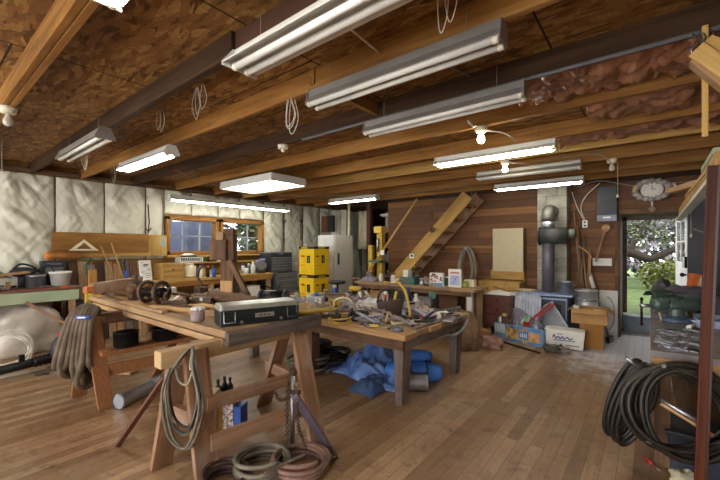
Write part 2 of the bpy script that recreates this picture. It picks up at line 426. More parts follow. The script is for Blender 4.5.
# ================================================================= SETTING
XL, YB, ZC, ZJ = -6.87, 6.96, 2.58, 2.44          # left wall, back wall, ceiling sheet, underside of joists
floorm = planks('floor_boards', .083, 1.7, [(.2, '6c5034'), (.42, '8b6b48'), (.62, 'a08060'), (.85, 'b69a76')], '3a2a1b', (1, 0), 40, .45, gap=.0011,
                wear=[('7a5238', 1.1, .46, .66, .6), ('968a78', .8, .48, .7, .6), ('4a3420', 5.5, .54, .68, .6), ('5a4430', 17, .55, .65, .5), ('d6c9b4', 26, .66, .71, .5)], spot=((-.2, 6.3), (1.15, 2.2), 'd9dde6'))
wallm = planks('redwood_boards', .142, 2.6, [(.15, '482b13'), (.45, '643f20'), (.65, '7a522c'), (.9, '956c3e')], '1a0d06', (0, 2), 26, .7, gap=.003,
               wear=[('2c170c', 2.2, .54, .75, .55)])
osbm = osb('osb_sheathing')
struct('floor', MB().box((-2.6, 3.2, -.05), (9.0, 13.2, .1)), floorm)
struct('ceiling', MB().box((-2.6, 3.4, ZC + .03), (9.0, 13.0, .06)), osbm)
# left wall: framing sheet with two window openings, then a white blanket over it
wy = [(2.97, 3.98), (4.03, 5.08)]; wz = (1.26, 1.96)
wl = MB()
for (a, b, z0, z1) in ((-3.1, 2.97, 0, 2.6), (2.97, 5.08, 0, 1.26), (2.97, 5.08, 1.96, 2.6), (3.98, 4.03, 1.26, 1.96), (5.08, 9.8, 0, 2.6)):
    wl.box((XL - .06, (a + b) / 2, (z0 + z1) / 2), (.12, b - a, z1 - z0))
struct('wall_left', wl, brownply)
def blanket(name, y0, y1, z0, z1, seed, x=XL, flip=False):
    def fn(u, v):
        y = y0 + (y1 - y0) * u; z = z0 + (z1 - z0) * v
        e = min(u, 1 - u) * 2; e2 = min(v, 1 - v) * 2
        puff = .07 * (1 - (1 - min(1, e * 1.6)) ** 2) * (1 - .5 * (1 - min(1, e2 * 3)) ** 2)
        q = V((y * 4.2 + z * 3.4, z * 1.3 - y * 1.1, seed * 7.3)); w1 = abs(mn.noise(q)); w3 = mn.noise(V((y * 3, z * 3, seed)))
        q2 = V((y * 9 - z * 7, (y + z) * 1.6, seed)); w2 = abs(mn.noise(q2))
        d = .012 + .02 * (abs(mn.noise(V((y * 17 + z * 12, z * 6 - y * 4, seed)))) - .15) + puff * (.7 + .5 * w3) + .075 * (w1 - .25) * (.3 + e) + .03 * (w2 - .2)
        d = max(.006, d)
        return (x + d, y, z)
    nu = max(6, int((y1 - y0) / .018)); nv = max(6, int((z1 - z0) / .024))
    m = MB().grid(lambda u, v: fn(1 - u, v), nu, nv, .003)
    return struct(name, m, offwhite)
ys = [-1.03, -.42, .19, .8, 1.41, 2.03, 2.64, 2.95]
k = 0
for a, b in zip(ys, ys[1:]):
    k += 1; blanket('wall_left_insulation_%d' % k, a + .01, b - .01, .35 if a < 1.4 else 1.2, 2.43, k)
for a, b in ((2.95, 3.45), (3.45, 4.0), (4.0, 4.5), (4.5, 5.1)):
    k += 1; blanket('wall_left_insulation_%d' % k, a + .008, b - .008, 2.0, 2.43, k)
for a in (5.1, 5.7, 6.3, 6.9, 7.5, 8.1, 8.7):
    k += 1; blanket('wall_left_insulation_%d' % k, a + .02, a + .58, .4, 2.43, k)
# back wall with the door recess, alcove behind it at the left
DX0, DX1, YD = -.37, .42, 7.75
wb = MB()
for (a, b, z0, z1) in ((-4.71, DX0, 0, 2.6), (DX1, 1.6, 0, 2.6), (DX0, DX1, 1.91, 2.6)):
    wb.box(((a + b) / 2, YB + .05, (z0 + z1) / 2), (b - a, .1, z1 - z0))
struct('wall_back', wb, wallm)
struct('wall_right', MB().box((1.6, 3.2, 1.3), (.1, 13, 2.6)), wallm)
struct('wall_alcove_back', MB().box((-5.6, 9.75, 1.3), (2.7, .1, 2.6)), darkw)
struct('wall_alcove_right', MB().box((-4.66, 8.4, 1.3), (.1, 2.68, 2.6)), brownply)
rc = MB(); rc.box((DX0 - .05, 7.42, 1.0), (.1, .72, 2.0)); rc.box((DX1 + .05, 7.42, 1.0), (.1, .72, 2.0)); rc.box(((DX0 + DX1) / 2, 7.42, 1.96), (DX1 - DX0, .72, .1))
struct('wall_door_recess', rc, greyw)
tr = MB()
tr.box((DX0 - .03, YB - .012, .97), (.075, .024, 1.94)); tr.box((DX1 + .03, YB - .012, .97), (.06, .024, 1.94)); tr.box(((DX0 + DX1) / 2, YB - .012, 1.94), (DX1 - DX0 + .16, .024, .07))
struct('trim_1', tr, oldw, .004)
jm = MB(); jm.box((DX0 + .03, 7.70, 1.1), (.06, .1, 1.62)); jm.box((DX1 - .03, 7.70, 1.1), (.06, .1, 1.62)); jm.box(((DX0 + DX1) / 2, 7.70, 1.88), (DX1 - DX0, .1, .06))
struct('trim_2', jm, greyw, .004)
struct('trim_3', MB().box(((DX0 + DX1) / 2, 7.64, .13), (DX1 - DX0, .26, .26)), mat('worn_threshold', '7f8794', .5), .01)
# door leaf, swung inward against the right side of the recess
d = T('door_1', None, None, (.322, 7.62, .28), R(-81)); d['kind'] = 'structure'
MB().box((.34, 0, .45), (.62, .035, .9)).box((.34, 0, 1.54), (.62, .035, .08)).box((.07, 0, 1.2), (.08, .035, .6)).box((.61, 0, 1.2), (.08, .035, .6)).b('door_leaf', mat('door_paint', 'd4d6d6', .45), d, .004)
MB().box((.34, 0, 1.2), (.46, .008, .6)).b('door_glass', glass, d)
MB().box((.34, -.012, 1.2), (.02, .02, .6)).box((.34, -.012, 1.2), (.46, .02, .02)).b('glazing_bars', white, d)
h = MB().ball((.62, -.06, .72), .03).cyl((.62, 0, .72), (.62, -.05, .72), .012).b('door_handle', blackm, d)
MB().box((.6, -.03, .9), (.12, .03, .16)).b('lock_box', blackm, d, .004)
MB().cyl((.03, -.02, .2), (.03, -.02, .3), .01).cyl((.03, -.02, 1.3), (.03, -.02, 1.4), .01).b('hinge', blackm, d)
# windows
for n, (a, b) in enumerate(wy, 1):
    wn = T('window_%d' % n, None, None, (XL, (a + b) / 2, wz[0])); wn['kind'] = 'structure'; w_ = b - a; h_ = wz[1] - wz[0]
    f = MB()
    for (y, z, sy, sz) in ((0, .03, w_, .06), (0, h_ - .03, w_, .06), (-w_ / 2 + .03, h_ / 2, .06, h_), (w_ / 2 - .03, h_ / 2, .06, h_)): f.box((.0, y, z), (.16, sy, sz))
    f.b('window_frame', gold, wn, .004)
    g = MB()
    for q in (-1, 1): g.box((-.05, q * w_ / 6, h_ / 2), (.025, .022, h_ - .1))
    g.box((-.05, 0, h_ / 2), (.025, w_ - .1, .022)); g.b('glazing_bars', mat('grey_bars', '8f959c', .5), wn)
    MB().box((-.06, 0, h_ / 2), (.005, w_ - .1, h_ - .1)).b('window_pane', glass, wn)
struct('window_sill', MB().box((XL + .1, 4.02, 1.235), (.24, 2.2, .035)), goldl, .004)
# joists: one structure each, running across the room
JY = [(.495, .077, gold), (1.72, .04, gold), (2.43, .045, darkw), (3.13, .04, gold), (3.88, .04, gold), (4.53, .04, goldl), (5.24, .04, gold), (6.01, .04, gold), (6.62, .04, gold), (7.4, .04, darkw), (8.1, .04, darkw), (8.8, .04, darkw)]
for y, w, m in JY:
    x1 = 1.55 if y < 7 else -4.71
    b = MB()
    if w > .06:
        for q in (-1, 1): b.box(((XL + x1) / 2, y + q * .0195, ZJ + .07), (x1 - XL - .02, .037, .14))
    else:
        b.box(((XL + x1) / 2, y, ZJ + .07), (x1 - XL - .02, w, .14))
    struct('ceiling_joist', b, m, .004)
struct('ceiling_joist', MB().box((-4.32, 1.14, ZJ + .07), (5.08, .05, .14)), darkw, .006)
struct('ceiling_joist', MB().box((-.18, 1.17, ZJ + .06), (3.4, .06, .16)), mat('dark_brown_beam', '4a2e1e', .7), .006)
struct('ceiling_blocking', MB().box((-1.75, 2.05, ZJ + .085), (.04, .72, .1)).box((.2, 2.75, ZJ + .1), (.04, .64, .08)), gold)
struct('wall_plate', MB().box((XL + .06, 3.4, 2.47), (.1, 12.6, .05)), oldw)
struct('wall_plate', MB().box((-1.6, YB - .03, 2.47), (6.2, .06, .1)), darkw)
# insulation batts with brown paper facing between the joists at the right
def batt(x0, x1, y0, y1, seed):
    def fn(u, v):
        x = x0 + (x1 - x0) * u; y = y0 + (y1 - y0) * v
        q = abs(mn.noise(V((x * 7, y * 7, seed)))) * .09 + abs(mn.noise(V((x * 19, y * 16, seed)))) * .05
        return (x, y, ZJ + .085 - .05 * math.sin(PI * v) - q + .03)
    return MB().grid(lambda u, v: fn(u, 1 - v), 110, 34, .003)
kraft = mat('kraft_facing', '8a6048', .38, var=.35, c2='b07c5e', scale=6, bump=.3, spec=.6)
for i, (a, b, c, e) in enumerate(((-.78, .2, 2.47, 3.1), (-.4, 1.4, 3.17, 3.85), (-.75, 1.4, 3.92, 4.5), (.22, 1.4, 2.47, 3.1))):
    batt(a, b, c, e, i * 3.1).solo('insulation_batt', kraft, ['crumpled brown paper-faced insulation batt left of the hanging sticks', 'brown insulation batt between joists behind the nearest brown batt', 'third row of brown insulation batts, farthest back in the ceiling', 'crumpled insulation batt right above the hanging stick'][i], 'insulation')
# garden outside the door and the neighbouring wall outside the windows
grass = mat('lawn', '3d5224', .9, var=.35, c2='5c7536', scale=6, bump=.3)
struct('ground_garden', MB().box((8.2, 24, .1), (25.4, 32, .1)), grass)
struct('ground_side', MB().box((-13, 3, -.1), (12, 20, .1)), grass)
leafs = {}
def foliage(c, r, n, size, seed, droop=0):
    """leaf quads scattered through an ellipsoid"""
    q = random.Random(seed); m = MB()
    for _ in range(n):
        d = V((q.gauss(0, 1), q.gauss(0, 1), q.gauss(0, 1))).normalized() * (q.random() ** .45)
        p = V(c) + V((d.x * r[0], d.y * r[1], d.z * r[2]))
        e = Euler((q.uniform(-1, 1), q.uniform(-1, 1), q.uniform(0, 6.3))).to_matrix(); s = size * q.uniform(.6, 1.4)
        a, b = e @ V((s, 0, 0)), e @ V((0, s * .6, 0))
        m.add([p - a, p - b, p + a, p + b], [(0, 1, 2, 3)])
    return m
leafg = mat('leaf_green', '2c3c1c', .7, var=.4, c2='5a6c34', scale=4, bump=0); leafd = mat('leaf_dark', '1c2615', .7, var=.4, scale=4, bump=0)
bloss = mat('pale_blossom', '77727f', .8, var=.35, c2='b5b2be', scale=5, bump=0); leafy = mat('leaf_yellowgreen', '5f6626', .7, var=.3, scale=5, bump=0)
bark = mat('bark', '2f2620', .9, var=.3, bump=.4, scale=14)
t = T('flowering_tree', 'old tree with dark crooked trunk and pale blossom seen through the doorway', 'tree', (-1.6, 12.2, .15))
for pts, r in (([(-1.6, 12.2, .15), (-1.45, 12.1, .7), (-1.0, 12.0, 1.05), (-.45, 12, 1.25), (0, 12, 1.1), (.5, 12, 1.35), (1.2, 12.1, 1.5)], [.2, .17, .15, .12, .1, .07, .04]),
               ([(-1.0, 12, 1.05), (-.9, 12.3, 1.7), (-.3, 12.5, 2.6)], [.1, .07, .03]), ([(-.45, 12, 1.25), (-.1, 12.2, 2.0), (.5, 12.3, 2.7)], [.08, .05, .03])):
    p = spline(pts, 5); rr = []
    for i in range(len(p)):
        f = i / (len(p) - 1) * (len(r) - 1); a = int(f); b = min(a + 1, len(r) - 1); rr.append(r[a] + (r[b] - r[a]) * (f - a))
    MB().tube(p, rr, 8).w('branch' if len(pts) == 3 else 'trunk', bark, t)
foliage((.2, 12.8, 3.0), (2.2, 1.0, 1.2), 3600, .055, 5).w('blossom', bloss, t)
foliage((-.4, 12.3, 1.9), (1.5, .7, .7), 900, .05, 6).w('leaves', leafg, t)
foliage((-.2, 15.6, 2.6), (3.0, .8, 2.2), 4200, .1, 7).solo('background_tree', bloss, 'pale grey blossoming tree farther back in the garden', 'tree')
foliage((1.0, 18.2, 3.2), (3.8, 1.0, 3.6), 4200, .18, 17).solo('background_tree', leafd, 'tall dark green tree at the back of the garden', 'tree')
foliage((.5, 13.9, .55), (.9, .5, .5), 1100, .06, 8).solo('shrub', leafy, 'yellow green shrub on the lawn outside the door', 'shrub')
foliage((-1.2, 14.1, .6), (.6, .4, .5), 700, .07, 9).solo('shrub', leafg, 'mid green shrub on the lawn behind the crooked trunk', 'shrub')
foliage((-3.2, 20.2, .9), (3, .6, .85), 1400, .12, 10).solo('hedge', leafd, 'dark hedge along the far end of the lawn', 'hedge')
foliage((-9.0, 7.2, 1.5), (.6, 1.5, 1.6), 4200, .08, 12).solo('shrub', leafg, 'leafy green bush outside the right window', 'shrub')
foliage((-11.2, 9.6, 2.4), (.8, 2.8, 2.4), 3600, .13, 13).solo('background_tree', leafd, 'dark tree behind the bush outside the right window', 'tree')
nb = T('outbuilding', 'grey-blue outbuilding wall seen through the left window', 'building', (-9.8, 2.2, 0))
MB().box((-.2, 0, 1.9), (.4, 7.4, 3.8)).b('wall_panel', mat('grey_blue_siding', '4c5163', .6, var=.08, scale=2), nb)
MB().box((.02, 1.9, 1.25), (.04, 1.4, 2.4)).b('garage_panel', mat('pale_blue_panel', '5c6178', .5, var=.05), nb)
MB().box((.1, 1.6, 1.42), (.14, .9, .05)).b('rail', blackm, nb)
# ================================================================= LIGHT FIXTURES AND CEILING HARDWARE
def shoplight(c, L, lit, label, tubes=2, along='x', mat_h=None, group=None, drop=True, wide=.15, name='fluorescent_light'):
    """hanging strip light: channel, slanted reflector, end sockets, tubes, hanging wires"""
    t = T(name, label, 'light', c, 0 if along == 'x' else PI / 2, group); h = mat_h or fixw; W = wide / 2
    MB().box((0, 0, .045), (L, .07, .05)).b('channel', h, t, .006)
    prof = [(-W, -.012), (-W + .004, -.016), (-.036, .018), (.036, .018), (W - .004, -.016), (W, -.012), (.036, .026), (-.036, .026)]
    MB().prism(prof, L, M.Translation((-L / 2, 0, 0)) @ M(((0, 0, 1, 0), (1, 0, 0, 0), (0, 1, 0, 0), (0, 0, 0, 1)))).b('reflector', h, t)
    for q in (-1, 1):
        MB().prism([(-W, -.03), (W, -.03), (W, -.01), (.04, .07), (-.04, .07), (-W, -.01)], .006, M.Translation((q * (L / 2 + .003) - .003, 0, 0)) @ M(((0, 0, 1, 0), (1, 0, 0, 0), (0, 1, 0, 0), (0, 0, 0, 1)))).b('end_plate', h, t)
    ys = [0] if tubes == 1 else [-.036, .036]
    for y in ys:
        tb = MB().cyl((-L / 2 + .03, y, -.022), (L / 2 - .03, y, -.022), .017, 12).b('tube', tubem if lit else tubeoff, t)
        for q in (-1, 1):
            MB().cyl((q * (L / 2 - .03), y, -.022), (q * (L / 2 - .005), y, -.022), .019, 10).b('socket', ivory, tb)
    if drop:
        z1 = ZJ + .1 - c[2]
        for q in (-1, 1):
            MB().tube([(q * L * .36, 0, .07), (q * L * .36, 0, z1)], .0022, 5).b('hanging_wire', cordg, t)
    return t
FZ = 2.33
shoplight((-1.02, .468, FZ + .025), 1.22, True, 'glowing strip light cut off by the top edge at the pale doubled joist')
shoplight((-1.04, 1.085, FZ), 1.22, False, 'large white unlit double-tube strip light nearest the camera', wide=.2)
shoplight((-1.11, 1.655, FZ), 1.2, False, 'silver unlit strip light just behind the large white one', mat_h=fixs, wide=.115)
shoplight((-1.19, 2.34, FZ), 1.2, False, 'grey unlit strip light mounted along the dark beam with conduit', mat_h=fixs, wide=.115)
shoplight((-1.28, 3.75, FZ), 1.2, True, 'lit strip light hanging in front of the bare bulbs, right of centre')
shoplight((-1.24, 4.93, FZ + .02), 1.22, False, 'unlit strip light just above the lit one before the block chimney', mat_h=fixs)
shoplight((-1.34, 5.95, FZ), 1.22, True, 'lit strip light crossing the top of the block chimney', tubes=1)
shoplight((-4.64, 5.6, FZ), 1.2, True, 'lit strip light farthest back, above the stool and leaning pole', tubes=1)
shoplight((-6.2, 4.0, 2.2), 2.5, True, 'long lit strip light running above the two windows', along='y', tubes=1)
shoplight((-4.2, 1.615, FZ - .02), 1.22, True, 'lit strip light between the unlit left light and the square panel light')
shoplight((-4.17, 1.06, FZ), 1.22, False, 'unlit strip light under the dark spliced beam at left', mat_h=fixs)
# four-tube panel light
t = T('panel_light', 'wide flat four-tube panel light glowing above the window bench', 'light', (-4.46, 3.3, 2.3))
MB().box((0, 0, .05), (1.22, .62, .05)).b('housing', fixw, t, .008)
MB().box((0, -.305, 0), (1.22, .012, .06)).box((0, .305, 0), (1.22, .012, .06)).box((-.604, 0, 0), (.012, .6, .06)).box((.604, 0, 0), (.012, .6, .06)).b('frame', fixw, t)
for y in (-.21, -.07, .07, .21): MB().cyl((-.57, y, 0), (.57, y, 0), .017, 10).b('tube', panelm, t)
MB().tube([(-.4, 0, .07), (-.4, 0, .26)], .003, 5).tube([(.4, 0, .07), (.4, 0, .26)], .003, 5).b('hanging_wire', cordg, t)
# porcelain lamp holders
def bulb(p, lit, label, zt=ZJ, s=1, chain=0):
    t = T('bulb_lamp', label, 'light', (p[0], p[1], zt))
    MB().lathe([(.03, -.05), (.045, -.045), (.052, -.02), (.055, 0)], n=16).b('lamp_holder', ivory, t)
    MB().lathe([(.004, -.142), (.022, -.135), (.031, -.115), (.028, -.09), (.016, -.066), (.014, -.05)], n=14).b('bulb', bulbm if lit else mat('clear_bulb_glass', 'c8c4b4', .2, bump=0), t)
    if chain:
        MB().tube([(.045, 0, -.03), (.055, 0, -.06), (.055, 0, -chain)], .0025, 5).lathe([(.003, -chain - .04), (.014, -chain - .035), (.01, -chain - .008), (.003, -chain)], (.055, 0, 0), 8).b('pull_chain', ivory, t)
    return t
b1 = P(8, 118, Y=.495); b2 = P(481, 142, Y=3.13); b3 = P(505, 170, Y=4.53); b4 = P(612, 168, Y=5.24)
bulb(b1, False, 'unlit bulb in a porcelain holder under the pale doubled joist at the left edge')
bulb(b2, True, 'glowing bare bulb nearer the camera, above the lit strip light')
bulb(b3, True, 'glowing bare bulb just below and behind the nearer bare bulb')
bulb(b4, False, 'unlit bulb holder with pull chain hanging before the black wall panel', chain=.42)
t = T('junction_box', 'small white round junction box on the dark beam at centre', 'junction box', (P(283, 153, Y=2.43).x, 2.43, ZJ))
MB().lathe([(.03, -.045), (.05, -.035), (.055, 0)], n=14).b('cover', ivory, t)
MB().cyl((0, 0, -.07), (0, 0, -.045), .02, 10).b('socket', ivory, t)
# conduit and cables
MB().tube([(-2.6, 2.385, 2.425), (-1.9, 2.385, 2.428), (1.5, 2.385, 2.428)], .013, 8).solo('conduit', grey, 'grey metal conduit pipe along the dark beam', 'conduit')
def cable(pts, r, m, label, name='electric_cable', cat='cable', k=5):
    return MB().tube(spline(pts, k), r, 6).solo(name, m, label, cat)
zc = ZC - .01
cable([(-1.22, 1.25, zc), (-1.25, 1.45, zc - .005), (-1.2, 1.7, 2.5)], .007, ivory, 'white cable on the sheathing between the white and silver strip lights')
cable([(-1.1, 1.75, zc), (-1.05, 2.0, zc - .008), (-.95, 2.4, 2.55)], .007, cordg, 'white cable on the sheathing behind the silver strip light')
cable([P(468, 121, Y=2.75), P(474, 127, Y=2.9), (b2.x - .02, 3.05, ZJ - .004), (b2.x, 3.13, ZJ - .03)], .009, ivory, 'thick white cable running to the nearer glowing bulb')
cable([(b2.x + .03, 3.13, ZJ - .03), (b2.x + .12, 3.35, ZJ - .02), (b2.x + .16, 3.6, FZ + .08)], .008, ivory, 'white cable from the nearer glowing bulb down to the lit strip light')
cable([(b3.x + .03, 4.53, ZJ - .02), (b3.x + .2, 4.6, ZJ - .05), (b3.x + .35, 4.85, FZ + .1)], .008, cordg, 'grey cable from the farther glowing bulb')
cable([P(175, 170, Z=2.42), P(230, 190, Z=2.42), P(300, 196, Z=2.41), P(400, 193, Z=2.39), P(470, 186, Z=2.42)], .006, cordg, 'thin grey wire strung under the back joists above the staircase')
cable([P(540, 163, Y=5.2), P(560, 158, Y=5.2), P(598, 154, Y=5.2), P(612, 163, Y=5.2)], .008, cordg, 'grey cable arching along the joist to the pull-chain holder')
cable([P(575, 188, Y=6.9), P(600, 181, Y=6.9), P(640, 186, Y=6.9), P(700, 180, Y=6.9)], .008, cordg, 'cable strung along the top of the back wall over the clock')
cable([P(572, 192, Y=6.93), P(577, 207, Y=6.93), P(584, 220, Y=6.93)], .008, ivory, 'left one of two white cables dropping to the wall outlet')
cable([P(600, 183, Y=6.93), P(586, 196, Y=6.93), P(581, 208, Y=6.93), P(585, 220, Y=6.93)], .008, ivory, 'right one of two white cables dropping to the wall outlet')
# hanging strings and wire loops
def loops(px, y0, Y, z0, hang, n, label, m=cordw, wd=.07, name='hanging_string'):
    c = P(px, y0, Y=Y); q = random.Random(int(px)); mb = MB()
    for i in range(n):
        a = c.x + q.uniform(-.05, .05); w = wd * q.uniform(.5, 1.2); h = hang * q.uniform(.75, 1.1)
        pts = [(a - w * .2, Y, z0), (a - w * .6, Y + q.uniform(-.02, .02), z0 - h * .55), (a - w * .3, Y, z0 - h), (a + w * .2, Y, z0 - h), (a + w * .6, Y + .01, z0 - h * .6), (a + w * .2, Y, z0)]
        mb.tube(spline(pts, 4), .0026, 5)
    return mb.solo(name, m, label, 'string')
loops(449, 5, 1.40, zc, .30, 2, 'two white string loops hanging above the silver strip light', wd=.06)
loops(537, 5, 1.42, zc, .22, 1, 'single white string loop hanging at the top right of the silver light', wd=.05)
loops(291, 90, 1.695, ZJ, .22, 3, 'crossed white strings hanging from the joist left of the silver light', wd=.08)
loops(200, 110, 1.20, ZJ, .2, 3, 'tangle of pale strings hanging below the beam splice', m=cordg)
loops(160, 130, 1.3, ZJ + .1, .22, 2, 'pale strings hanging above the lit light at left', m=cordg)
loops(84, 165, 1.16, ZJ, .32, 2, 'pair of thin strings hanging over the white insulation', m=cordg, wd=.04)
loops(114, 165, 1.70, ZJ, .2, 2, 'thin strings hanging just left of the lit left light', m=cordg, wd=.04)
loops(474, 205, 6.55, ZJ - .02, .3, 2, 'cords hanging against the plank wall beside the staircase top', m=cordg, wd=.05)
MB().tube([P(2, 140, Y=.6), P(2, 170, Y=.6)], .004, 5).solo('hanging_string', cordg, 'thin straight string hanging under the far left bulb', 'string')
# timber and sticks hung at the upper right
MB().beam(P(705, 26, Y=2.36), P(705, 137, Y=2.36), .018, .022, (1, 0, 0)).solo('wooden_stick', goldl, 'slim pale stick hanging straight down at the upper right', 'stick')
t = T('hook_rack', 'bent wire hooks hanging from the conduit at the upper right', 'hook', (P(706, 26, Y=2.36).x, 2.36, 2.33))
for i in range(4):
    o = .03 * i - .045
    MB().tube(spline([(o, 0, .09), (o + .012, -.02, .05), (o - .01, -.03, 0), (o + .02, -.01, -.04), (o + .035, 0, 0)], 4), .004, 5).b('hook', steel, t)
t = T('wooden_shelf', 'small pale wooden overhead shelf at the top right corner', 'shelf', P(710, 66, Y=2.28))
MB().beam(P(697, 49, Y=2.26), P(730, 72, Y=2.26), .03, .07, (0, -.3, 1)).w('front_board', goldl, t, .003); MB().beam(P(695, 60, Y=2.3), P(730, 88, Y=2.3), .08, .05).w('bottom_board', tanw, t, .003)
MB().beam(P(706, 44, Y=2.3), P(730, 54, Y=2.3), .09, .05).w('back_board', ply, t, .003); MB().beam(P(700, 34, Y=2.34), P(704, 56, Y=2.3), .01, .01).w('hanging_wire', steel, t)
# header beam and posts of the open right side
hb = MB(); hb.beam(P(722, 160, X=.31), P(681, 213, X=.31), .05, .11); struct('trim_header', hb, goldl, .004)
hb2 = MB(); hb2.beam(P(722, 171, X=.31), P(679, 220, X=.31), .07, .03); struct('trim_header_edge', hb2, white, .003)
MB().beam(P(671, 191, Y=5.2), P(703, 182, Y=4.3), .09, .05).solo('wooden_offcut', tanw, 'pale pointed board lying up on the header over the door', 'board')
MB().beam(P(690, 196, X=.32), P(716, 168, X=.32), .08, .03).solo('wooden_offcut', goldl, 'second pale board lying on the header nearer the post', 'board')
MB().beam(P(708, 170, X=.35), P(722, 150, X=.35), .08, .04).solo('wooden_offcut', mint, 'pale greenish board lying on the header at the right edge', 'board')
t = T('door_post', 'reddish stained post leaning slightly at the right edge', 'post', V((P(700, 493, Y=2.72).x, 2.72, 0)))
a, b = P(700, 493, Y=2.72), P(714, 166, Y=2.72); a = a - (b - a) * ((a.z - .001) / (b - a).z)
MB().beam(a, b, .052, .06, (0, 1, 0)).w('post', postred, t, .006)
off = V((.018, -.034, 0)); MB().beam(a + off, b + off, .012, .012, (0, 1, 0)).w('edge_strip', mat('dark_red_strip', '3c150a', .4), t)
off = V((-.024, -.034, 0)); MB().beam(a + off, b + off, .008, .01, (0, 1, 0)).w('edge_strip', postred, t)
# ================================================================= KINDS OF THINGS
def sawhorse(name, label, x, y0, y1, zt, legs, rails, bw=.09, bh=.1, m=redw, beamm=goldl):
    """legs: list of (top, foot, width); rails: list of (p0, p1, w, h)"""
    t = T(name, label, 'sawhorse', (x, (y0 + y1) / 2, 0))
    MB().box((x, (y0 + y1) / 2, zt - bh / 2), (bw, y1 - y0, bh)).w('top_beam', beamm, t, .005)
    for a, b, w in legs:
        a, b = V(a), V(b); mb = MB().beam(a, b, .042, w, (0, 1, 0))
        lo = min(p.z for p in mb.v)
        for p in mb.v:
            if p.z < .09: p.z = 0
        mb.w('leg', m, t, .004)
    for a, b, w, h in rails: MB().beam(a, b, w, h).w('rail', m, t, .004)
    return t
def box_open(name, label, c, s, rz, mo, cat='box', flaps=0, tape=None, thick=.006, group=None, mi=None):
    t = T(name, label, cat, c, rz, group); x, y, z = s
    m = MB().box((0, 0, thick / 2), (x, y, thick))
    for a, b, q in ((0, -y / 2, (x, thick)), (0, y / 2, (x, thick)), (-x / 2, 0, (thick, y)), (x / 2, 0, (thick, y))): m.box((a, b, z / 2), (q[0], q[1], z))
    m.b('body', mo, t)
    if flaps:
        for sx, sy in ((1, 0), (-1, 0), (0, 1), (0, -1)):
            mb = MB().beam((sx * x / 2, sy * y / 2, z), (sx * (x / 2 + flaps * .7), sy * (y / 2 + flaps * .7), z - flaps * .55), (y if sx else x) * .96, thick)
            mb.b('flap', mi or mo, t)
    return t
def carton(name, label, c, s, rz, m, cat='box', tape=None, lab=None, group=None):
    t = T(name, label, cat, c, rz, group)
    MB().box((0, 0, s[2] / 2), s).b('carton', m, t, .004)
    if tape: MB().box((0, 0, s[2] + .001), (s[0] * 1.001, .05, .002)).box((0, -s[1] / 2 - .001, s[2] * .8), (.05, .002, s[2] * .4)).b('tape', tape, t)
    if lab: MB().box((s[0] * .05, -s[1] / 2 - .0015, s[2] * .5), (s[0] * .6, .002, s[2] * .5)).b('print_panel', lab, t)
    return t
def can(label, c, r, h, m, lid=None, handle=False, name='paint_can', cat='can', group=None):
    t = T(name, label, cat, c, rnd.uniform(0, 6), group)
    MB().lathe([(r, 0), (r * 1.03, .004), (r * 1.03, .01), (r, .012), (r, h - .012), (r * 1.03, h - .01), (r * 1.03, h), (r * .9, h), (r * .9, h - .012)], n=18).b('body', m, t)
    if lid: MB().lathe([(r * .88, h - .01), (r * .88, h + .004), (r * .6, h + .004)], n=16).b('lid', lid, t)
    if handle: MB().tube([(r * 1.04 * math.cos(a), r * .25 * math.sin(a), h * .8 - r * .9 * math.sin(a)) for a in [PI * i / 10 for i in range(11)]], .003, 5).b('bail_handle', steel, t)
    return t
def bottle(label, c, r, h, m, cap=black, name='bottle', group=None):
    t = T(name, label, 'bottle', c, 0, group)
    MB().lathe([(r * .9, 0), (r, .006), (r, h * .6), (r * .85, h * .68), (r * .36, h * .8), (r * .34, h * .9)], n=14).b('body', m, t)
    MB().lathe([(r * .42, h * .88), (r * .42, h), (r * .3, h)], n=12).b('cap', cap, t)
    return t
def spray(label, c, m, cap, group=None, s=1, rot=None):
    t = T('spray_can', label, 'can', c, 0, group, rot)
    MB().lathe([(.03 * s, 0), (.033 * s, .004), (.033 * s, .15 * s), (.024 * s, .165 * s)], n=14).b('body', m, t)
    MB().lathe([(.026 * s, .16 * s), (.026 * s, .195 * s), (.02 * s, .2 * s)], n=12).b('cap', cap, t); return t
def bucket(label, c, r0, r1, h, m, bail=True, name='bucket', rot=None, band=None):
    t = T(name, label, 'bucket', c, rnd.uniform(0, 3), None, rot)
    MB().lathe([(r0, 0), (r1 * .985, h - .03), (r1 * 1.04, h - .03), (r1 * 1.04, h), (r1 * .94, h), (r0 * .93, .015), (.001, .014)], n=24).b('body', m, t)
    if bail:
        MB().tube([(r1 * 1.05 * math.cos(a), .02 + r1 * .55 * math.sin(a), h * .82 - r1 * .5 * math.sin(a)) for a in [PI * i / 12 for i in range(13)]], .0035, 5).b('bail_handle', steel, t)
    if band: MB().lathe([(r1 * .98, h * .45), (r1 * .99, h * .6)], n=24).b('band', band, t)
    return t
